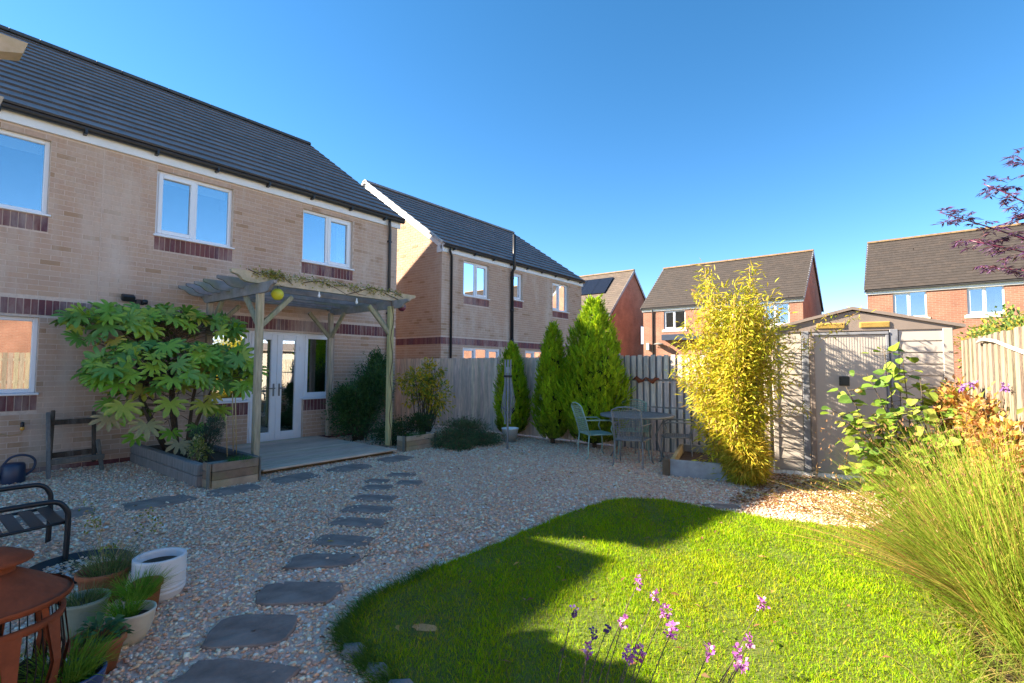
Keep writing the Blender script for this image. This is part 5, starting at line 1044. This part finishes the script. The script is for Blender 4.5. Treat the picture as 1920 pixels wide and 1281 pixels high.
def canopy(c, r, n, kinds, zlo, size, hub):
    pts = []
    for _ in range(n*30):
        if len(pts) >= n: break
        d = Vector(rng.normal(size=3)).normalized()
        if d.z < zlo: continue
        p = Vector((c[0]+d.x*r[0], c[1]+d.y*r[1], c[2]+d.z*r[2]))
        if any((p-q).length < .075 for q, _ in pts) or p.x < WX+.06: continue
        pts.append((p, d))
    for p, d in pts:
        tocam = (Vector((0, 0, 1.5))-p).normalized(); nrm = Vector((d.x*.5, d.y*.45, .65))+tocam*.4+Vector(rng.normal(0, .42, 3)); f = Vector((d.x+.15, d.y, -.25))
        u = random.random(); kd = kinds[0] if u < kinds[3] else kinds[1] if u < kinds[4] else kinds[2]
        put_leaf(p, nrm, f, random.uniform(*size), kd); h = Vector(hub)+Vector((random.uniform(-.1, .1), random.uniform(-.3, .3), random.uniform(-.1, .1))); mbs.tube([h, (h+p)/2+Vector((0, 0, .05)), p], .005, 5)
canopy((-9.02, 2.64, 2.14), (.42, 1.08, .22), 88, ('green', 'yellow', 'green', .93, .98), -.45, (.14, .27), (-8.95, 2.6, 1.8))
canopy((-8.40, 2.58, 1.42), (.55, .92, .42), 140, ('green', 'yellow', 'green', .95, .98), -.5, (.13, .25), (-8.6, 2.5, 1.2))
canopy((-9.0, 2.2, 1.86), (.32, .6, .10), 9, ('green', 'yellow', 'yellow', .3, .8), -.6, (.13, .19), (-8.9, 2.4, 1.5))
canopy((-8.2, 3.3, 1.35), (.38, .38, .42), 26, ('green', 'yellow', 'green', .9, .97), -.4, (.19, .25), (-8.3, 3.1, 1.15))
canopy((-8.35, 2.55, 1.0), (.50, .70, .2), 13, ('yellow', 'green', 'pale', .5, .85), -.9, (.18, .25), (-8.5, 2.6, .9))
for p, k, s in (((-7.95, 2.2, .72), 'pale', .26), ((-8.2, 1.85, .82), 'pale', .23), ((-8.0, 2.6, .42), 'pale', .2), ((-7.95, 2.75, .36), 'pale', .17), ((-8.0, 1.95, .98), 'yellow', .25), ((-7.9, 2.45, 1.0), 'yellow', .24), ((-8.0, 2.9, .95), 'yellow', .22), ((-8.1, 3.15, .85), 'yellow', .22), ((-8.3, 2.6, .55), 'green', .18), ((-8.35, 2.95, .6), 'green', .2), ((-8.6, 2.25, .5), 'green', .18)):
    put_leaf(p, (.75, -.1, .55), (.55, -.1, -.7), s, k); mbs.tube([(-8.6, 2.6, p[2]+.1), ((p[0]-8.6)/2, (p[1]+2.6)/2, p[2]+.16), p], .005, 5)
part('stems', mbs, 'bark', FT)['kind'] = 'stuff'
# shrubs round the deck
bush('small_conifer_shrub', 'small blue-green needle shrub in front of the palmate shrub', 'shrub', (-7.5, 2.75, .22), [(-7.5, 2.75, .50, .20, .17, .22), (-7.45, 2.85, .68, .14, .12, .14)], 2600, .05, .008, [(.06, .11, .075), (.05, .09, .06), (.09, .14, .08)], 10)
bush('variegated_shrub', 'small yellow variegated shrub at the corner of the sleeper bed', 'shrub', (-7.35, 2.62, .22), [(-7.35, 2.62, .38, .13, .11, .17)], 600, .045, .02, [(.34, .36, .10), (.20, .26, .05), (.42, .42, .2)], 6)
bush('dark_green_shrub', 'dense dark green shrub between the deck and the right post', 'shrub', (-8.75, 6.05, 0), [(-8.8, 5.95, .62, .42, .50, .55), (-8.75, 6.35, 1.05, .38, .38, .55), (-8.9, 6.55, 1.55, .24, .22, .30), (-8.65, 5.7, .9, .25, .25, .25)], 17000, .06, .026, [(.09, .19, .05), (.08, .17, .045), (.055, .12, .04), (.075, .16, .065)], 22)
bush('dark_green_shrub', 'low dark green plants at the foot of the right post', 'shrub', (-7.75, 6.1, 0), [(-7.75, 6.1, .25, .38, .45, .25), (-7.5, 6.5, .4, .3, .3, .2)], 4200, .05, .022, [(.06, .12, .04), (.07, .12, .04)], 10)
bush('yellow_leaved_shrub', 'open shrub with yellow autumn leaves right of the post', 'shrub', (-7.75, 6.9, 0), [(-7.85, 6.75, 1.15, .3, .42, .40), (-7.8, 7.2, .85, .3, .40, .42), (-7.9, 7.2, 1.35, .22, .25, .3)], 1700, .10, .042, [(.62, .46, .03), (.55, .46, .04), (.68, .45, .05), (.30, .34, .05), (.20, .27, .05)], 26, upw=-.3)
bush('low_juniper', 'low spreading juniper on the gravel below the fence', 'shrub', (-6.6, 6.9, 0), [(-6.75, 6.75, .14, .42, .5, .16), (-6.45, 7.25, .10, .38, .4, .13), (-7.0, 7.3, .25, .45, .45, .22), (-6.35, 6.55, .08, .25, .3, .09)], 12000, .06, .014, [(.13, .22, .08), (.12, .20, .08), (.22, .14, .08), (.09, .16, .07)], 12, upw=.1)
# right border
def mallow():
    t = thing('broad_leaved_shrub', 'leafy green shrub with broad round leaves in front of the shed', 'shrub', (-.1, 6.7, 0)); mes = []
    for i, c in enumerate([(.20, .30, .03), (.16, .27, .035), (.26, .34, .05), (.11, .20, .035), (.30, .34, .06)]):
        V = [(0, 0, 0)]; n = 11
        for j in range(n):
            an = (j/(n-1)-.5)*2*2.7; r_ = .52*(1+.12*math.cos(an*3))*(1 if j % 2 else .92); V.append((.38+r_*math.cos(an)*.95, r_*math.sin(an), .09*abs(math.sin(an))-.06*(math.cos(an) > .6)))
        me = bpy.data.meshes.new('leaf'); me.from_pydata(V, [], [(0, j, j+1) for j in range(1, n)]); a = me.attributes.new('Col', 'FLOAT_COLOR', 'FACE'); a.data.foreach_set('color', np.tile(np.array([*c, 1], np.float32), n-1)); me.materials.append(MATS['leaf']); me.update(); mes.append(me)
    mb = MB(); tips = [(-.66, 6.55, 1.05), (-.55, 6.75, 1.3), (-.35, 6.7, 1.45), (-.2, 6.85, 1.72), (-.05, 6.95, 1.78), (-.3, 6.5, 1.0), (.1, 6.9, 1.4), (.3, 7.0, 1.35), (-.5, 6.4, .7), (-.1, 6.5, 1.05), (.25, 6.6, 1.0), (-.55, 6.6, .95), (.05, 6.7, 1.2), (.35, 6.8, .85), (-.45, 6.3, .5), (-.15, 6.3, .7), (.15, 6.35, .75)]
    for tp in tips:
        b_ = Vector((random.uniform(-.15, .25), random.uniform(6.5, 6.9), .02)); tp = Vector(tp); md = (b_+tp)/2+Vector((0, 0, .12)); pts = [b_*(1-u)**2+md*2*u*(1-u)+tp*u*u for u in np.linspace(0, 1, 8)]; mb.tube(pts, [.009-.0008*i for i in range(8)], 5)
        for j in range(34):
            u = random.uniform(.15, 1.0)*7; i0 = min(int(u), 6); p = pts[i0].lerp(pts[i0+1], u-i0); a = random.uniform(0, 6.28); off = Vector((math.cos(a), math.sin(a), random.uniform(-.1, .5)))*random.uniform(.03, .16); q = p+off; mb.tube([p, q], .0025, 4)
            N = Vector((math.cos(a)*.3, math.sin(a)*.3-.15, .8))+Vector(rng.normal(0, .3, 3)); N.normalize(); Fd = (off-N*off.dot(N)).normalized(); S = N.cross(Fd); sz = random.uniform(.085, .15)*(1.1-.25*(u/7)); o = bpy.data.objects.new('leaf', random.choice(mes)); COL.objects.link(o); o.parent = t
            o.matrix_local = Matrix.Translation(q-ORG[t]) @ Matrix((Fd, S, N)).transposed().to_4x4() @ Matrix.Diagonal((sz, sz, sz, 1))
    part('stems', mb, 'twig', t)['kind'] = 'stuff'
mallow()
mb = MB(); mb.lathe([(.001, 0), (.03, .012), (.034, .03), (.012, .045), (.001, .045)], (-.42, 6.55, 1.24), 10); solo('orange_flower', mb, 'vent', 'single orange flower among the broad green leaves', 'flower', (-.42, 6.55, 1.24))
T = thing('rush_clump', 'tall green and straw rush clump at the right edge', 'ornamental grass', (.55, 4.3, 0)); parts = []
for (cx_, cy_, rad, k, hl, lean) in ((.48, 4.25, .28, 1800, (.65, 1.32), .55), (.55, 4.9, .25, 1200, (.75, 1.38), .42), (.55, 3.75, .22, 600, (.4, .95), .6)):
    a = rng.uniform(0, 2*PI, k); r = rad*np.sqrt(rng.random(k)); P = np.stack([cx_+r*np.cos(a), cy_+r*np.sin(a), np.full(k, .0)], 1); ln = lean*rng.random(k)**.8
    D = np.stack([np.cos(a)*ln-.12, np.sin(a)*ln, np.ones(k)], 1)+rng.normal(0, .20, (k, 3)); L = rng.uniform(*hl, k); C = cols(k, [(.24, .36, .03), (.28, .38, .04), (.20, .31, .03), (.30, .38, .05), (.36, .36, .06), (.48, .33, .10)], .3)
    parts.append(ribbons(P, D, L, rng.uniform(.0035, .0075, k), C, rng.uniform(.0, .8, k)**1.3, 6))
k = 380; a = rng.uniform(1.6, 4.6, k); P = np.stack([.45+.25*np.cos(a), 4.3+.4*np.sin(a), np.full(k, .1)], 1); D = np.stack([np.cos(a)*1.0, np.sin(a)*.6+.2, rng.uniform(.35, 1, k)], 1); parts.append(ribbons(P, D, rng.uniform(.6, 1.15, k), rng.uniform(.003, .006, k), cols(k, [(.48, .28, .09), (.30, .24, .07), (.20, .24, .05)]), rng.uniform(.2, .6, k), 6))
npart('blades', *merge(*parts), 'grass', T)
k = 1700; a = rng.uniform(0, 2*PI, k); rr = rng.uniform(.2, .95, k); P = np.stack([.45+rr*np.cos(a)-.1, 4.4+rr*np.sin(a)*.8, rng.uniform(.45, 1.15, k)], 1); V, Fc, C = leaves(P, rng.normal(0, .4, (k, 3))+np.array([0, 0, .8]), rng.normal(size=(k, 3)), rng.uniform(.015, .035, k), rng.uniform(.006, .012, k), cols(k, [(.36, .20, .08), (.28, .16, .07)])); npart('seed_heads', V, Fc, C, 'leaf', T)
T = thing('low_rough_grass', 'rough straw-coloured grass at the foot of the rush clump', 'grass', (.3, 3.3, 0)); k = 3200; P = np.stack([rng.uniform(.05, .8, k), rng.uniform(2.6, 5.6, k), np.full(k, .005)], 1); V, Fc, C = ribbons(P, rng.normal(0, .6, (k, 3))*np.array([1, 1, .2])+np.array([0, 0, 1.]), rng.uniform(.10, .38, k), rng.uniform(.003, .006, k), cols(k, [(.18, .24, .04), (.30, .24, .08), (.15, .21, .03)]), rng.uniform(.2, 1.1, k), 4); npart('blades', V, Fc, C, 'grass', T)
AUT = [(.60, .30, .12), (.62, .36, .2), (.52, .24, .06), (.55, .33, .08), (.46, .20, .08), (.58, .40, .06), (.40, .28, .10), (.22, .24, .05)]
bush('autumn_shrub', 'orange autumn-leaved shrub below the sunlit fence', 'shrub', (.45, 6.8, 0), [(.38, 7.0, .95, .16, .32, .36), (.52, 6.45, .92, .16, .32, .36), (.36, 7.35, 1.05, .12, .2, .25), (.58, 5.9, .72, .16, .35, .38)], 3400, .07, .042, AUT, 24)
T = thing('purple_aster', 'small purple daisy flowers above the orange shrub', 'flower', (.5, 6.5, 0)); cl = np.array([(.40, 6.35, 1.33), (.47, 6.28, 1.36), (.66, 6.1, 1.34)]); k = 32
for q in cl: P = q+rng.normal(0, .013, (k, 3)); npart('flower_head', *leaves(P, rng.normal(size=(k, 3)), np.array([0, -.5, 1.])+rng.normal(0, .2, (k, 3)), .04, .016, cols(k, [(.30, .14, .45), (.36, .20, .5), (.24, .08, .22)])), 'petal', T)
mb = MB()
for q in cl: mb.tube([(.5, 6.5, .02), ((.5+q[0])/2, (6.5+q[1])/2, .75), tuple(q)], .003, 4)
part('stems', mb, 'twig', T)['kind'] = 'stuff'
bush('green_border_plants', 'mixed green border plants below the autumn shrub', 'shrub', (.6, 6.0, 0), [(.35, 6.1, .35, .28, .45, .33), (.48, 5.5, .40, .24, .45, .38), (.42, 6.7, .4, .2, .4, .4)], 3800, .06, .025, [(.17, .24, .04), (.12, .19, .04), (.28, .27, .06), (.34, .22, .10)], 16)
bush('hedge', 'variegated yellow and green hedge above the sunlit fence', 'hedge', (1.3, 9.6, 0), [(1.05, 12.6, 1.85, .3, .6, .42), (1.1, 11.4, 1.9, .3, .6, .42), (1.15, 10.2, 1.88, .3, .6, .45), (1.2, 9.0, 1.85, .3, .6, .42), (1.25, 8.0, 1.75, .3, .5, .42), (1.2, 10, 1.0, .3, 2.4, .9)], 9000, .075, .036, [(.13, .22, .04), (.17, .25, .05), (.34, .34, .05), (.50, .36, .05), (.10, .17, .04)], 20)
# purple elder reaching in from the right
T = thing('purple_elder', 'purple cut-leaved elder branches reaching in at the upper right', 'tree', (1.25, 5.2, 0)); mb = MB(); mb.tube([(1.25, 5.2, 0), (1.2, 5.25, 1.2), (1.12, 5.3, 2.2)], [.035, .03, .02], 8); part('trunk', mb, 'bark', T); mb = MB(); P, D = [], []
br = [((1.12, 5.3, 2.2), (.75, 5.35, 2.5), (.24, 5.22, 2.76)), ((1.12, 5.3, 2.2), (.85, 5.4, 2.75), (.52, 5.4, 2.98)), ((1.12, 5.3, 2.2), (1.0, 5.5, 2.8), (.74, 5.6, 3.22)), ((1.12, 5.3, 2.2), (.8, 5.3, 2.35), (.42, 5.3, 2.52)), ((1.15, 5.3, 2.0), (.9, 5.45, 2.25), (.55, 5.5, 2.32)), ((1.12, 5.3, 2.2), (.95, 5.5, 2.6), (.70, 5.55, 2.72)), ((1.12, 5.3, 2.2), (1.3, 5.2, 2.7), (1.4, 5.1, 3.1))]
for p, m_, q in br:
    p, m_, q = Vector(p), Vector(m_), Vector(q); pts = [p*(1-u)**2+m_*2*u*(1-u)+q*u*u for u in np.linspace(0, 1, 10)]; mb.tube(pts, [.010-.0008*i for i in range(10)], 6)
    for u in (2.5, 4, 5, 6, 7, 8, 8.6, 9):
        o_ = pts[min(int(u), 9)]; 
        for rep in range(3):
            d = Vector(rng.normal(size=3)); d.z = abs(d.z)*.3-.1; d.normalize(); L = random.uniform(.09, .17); e = o_+d*L+Vector((0, 0, -.02)); mb.tube([o_, (o_+e)/2+Vector((0, 0, .012)), e], .0016, 4); kk = 16
            tt = rng.uniform(.3, 1, kk)[:, None]; P.append(np.array(o_)+(np.array(e)-np.array(o_))*tt); sd_ = np.cross(np.array(d), [0, 0, 1.]); D.append(np.array(d)*.6+sd_[None]*rng.choice([-1, 1], (kk, 1))*.8+rng.normal(0, .25, (kk, 3))+np.array([0, 0, -.25]))
part('branches', mb, 'purple_ball', T)['kind'] = 'stuff'
P, D = np.concatenate(P), np.concatenate(D); k = len(P); V, Fc, C = leaves(P, D, np.array([0, 0, 1.])+rng.normal(0, .3, (k, 3)), rng.uniform(.04, .07, k), rng.uniform(.007, .014, k), cols(k, [(.15, .07, .20), (.20, .09, .24), (.10, .05, .12), (.16, .08, .07)])); npart('leaves', V, Fc, C, 'petal', T)
# wallflowers in the foreground
FL = [(-.86, 1.9, .65), (-.76, 1.83, .65), (-.69, 1.74, .65), (-.62, 1.62, .65), (-.77, 1.58, .65), (-.79, 1.5, .65), (-.81, 1.45, .65), (-.94, 1.54, .65), (-.78, 1.36, .65), (-.67, 1.41, .65), (-.65, 1.44, .65), (-.49, 1.58, .65), (-.42, 1.63, .65), (-.41, 1.71, .65), (-.40, 1.57, .65), (-.44, 2.02, .65)]
FL = [(1.25*x, 1.25*y, 1.5+(z-1.5)*1.25) for x, y, z in FL]
SZ_ = [.9, .9, 1.2, 1.4, 1.1, .55, .55, .55, .9, 1.4, 1.1, .8, .8, .8, 1.2, 1.1]
WLAB = ['wallflower stem', ]
T = thing('purple_wallflower', 'purple wallflowers on thin grey-green stems in front of the lawn', 'flowers', (-.6, 1.15, .005)); st = MB(); Ps = []; Lv = []
for i, (q, sz) in enumerate(zip(FL, SZ_)):
    q = Vector(q); b_ = Vector((-.70+(q.x+.62)*.35+random.uniform(-.05, .05), 1.22+random.uniform(-.06, .06), .01)); md = Vector((b_.x*.35+q.x*.65, b_.y*.45+q.y*.55, .33)); pts = [b_*(1-u)**2+md*2*u*(1-u)+q*u*u for u in np.linspace(0, 1, 9)]; st.tube(pts, [.0032-.0002*j for j in range(9)], 5)
    k = int(34*sz); c_ = np.array(q); hue = [(.60, .22, .58), (.46, .11, .50), (.72, .36, .66), (.36, .07, .34)] if sz > .6 else [(.16, .06, .30), (.12, .05, .25)]
    pp = c_+rng.normal(0, 1, (k, 3))*np.array([.0075, .0075, .010])*sz**.5; dd_ = unit(pp-c_+rng.normal(0, .004, (k, 3))); npart('flower_head', *leaves(pp, dd_, np.array([0, 0, 1.])+rng.normal(0, .4, (k, 3)), rng.uniform(.011, .018, k), rng.uniform(.012, .018, k), cols(k, hue, .25), .1), 'petal', T)
    k = 34; tt = rng.uniform(2.5, 8, k); i0 = np.minimum(tt.astype(int), 7); A_ = np.array(pts); P = A_[i0]+(A_[i0+1]-A_[i0])*(tt-i0)[:, None]; Lv.append(leaves(P, rng.normal(0, .7, (k, 3))+np.array([0, 0, .8]), rng.normal(size=(k, 3)), rng.uniform(.012, .028, k), rng.uniform(.002, .004, k), cols(k, [(.24, .26, .14), (.20, .22, .10), (.34, .28, .16)]), .1))
part('stems', st, 'twig', T)['kind'] = 'stuff'; npart('leaves', *merge(*Lv), 'leaf', T)
# thin weed stems by the pots
T = thing('straggly_weed', 'straggly yellowing weed stems beside the black chair', 'weed', (-4.55, 1.05, 0)); mb = MB(); P = []
for i in range(8):
    q = Vector((-4.55+random.uniform(-.35, .35), 1.05+random.uniform(-.12, .35), random.uniform(.2, .42))); mb.tube([(-4.55, 1.05, 0), ((q.x-4.55)/2, (q.y+1.05)/2, q.z*.7), q], .0018, 4); P.append(np.array(q)+rng.normal(0, .03, (14, 3)))
part('stems', mb, 'cane', T)['kind'] = 'stuff'; P = np.concatenate(P); k = len(P); npart('leaves', *leaves(P, rng.normal(size=(k, 3)), rng.normal(size=(k, 3)), .03, .016, cols(k, [(.34, .34, .06), (.42, .30, .08), (.22, .26, .05)])), 'leaf', T)
# fallen leaves and bark by the shed
k = 3000; P = np.stack([rng.uniform(-1.6, .1, k), rng.uniform(5.9, 7.9, k), np.full(k, .018)+rng.uniform(0, .012, k)], 1); P[:420, 0] = rng.uniform(-7.5, .2, 420); P[:420, 1] = rng.uniform(1.2, 8.5, 420); P[:420, 2] += np.where(in_poly(P[:420, :2], LW), .04, .004); V, Fc, C = leaves(P, rng.normal(size=(k, 3))*np.array([1, 1, .15]), np.array([0, 0, 1.])+rng.normal(0, .3, (k, 3)), rng.uniform(.03, .07, k), rng.uniform(.012, .03, k), cols(k, [(.34, .17, .08), (.44, .30, .08), (.28, .13, .07), (.40, .24, .12), (.22, .11, .06)])); o = link('fallen_leaves', mesh_np('fallen_leaves', V, Fc, C), 'leaf'); tag(o, 'brown fallen leaves strewn on the gravel before the shed', 'leaves', kind='stuff')
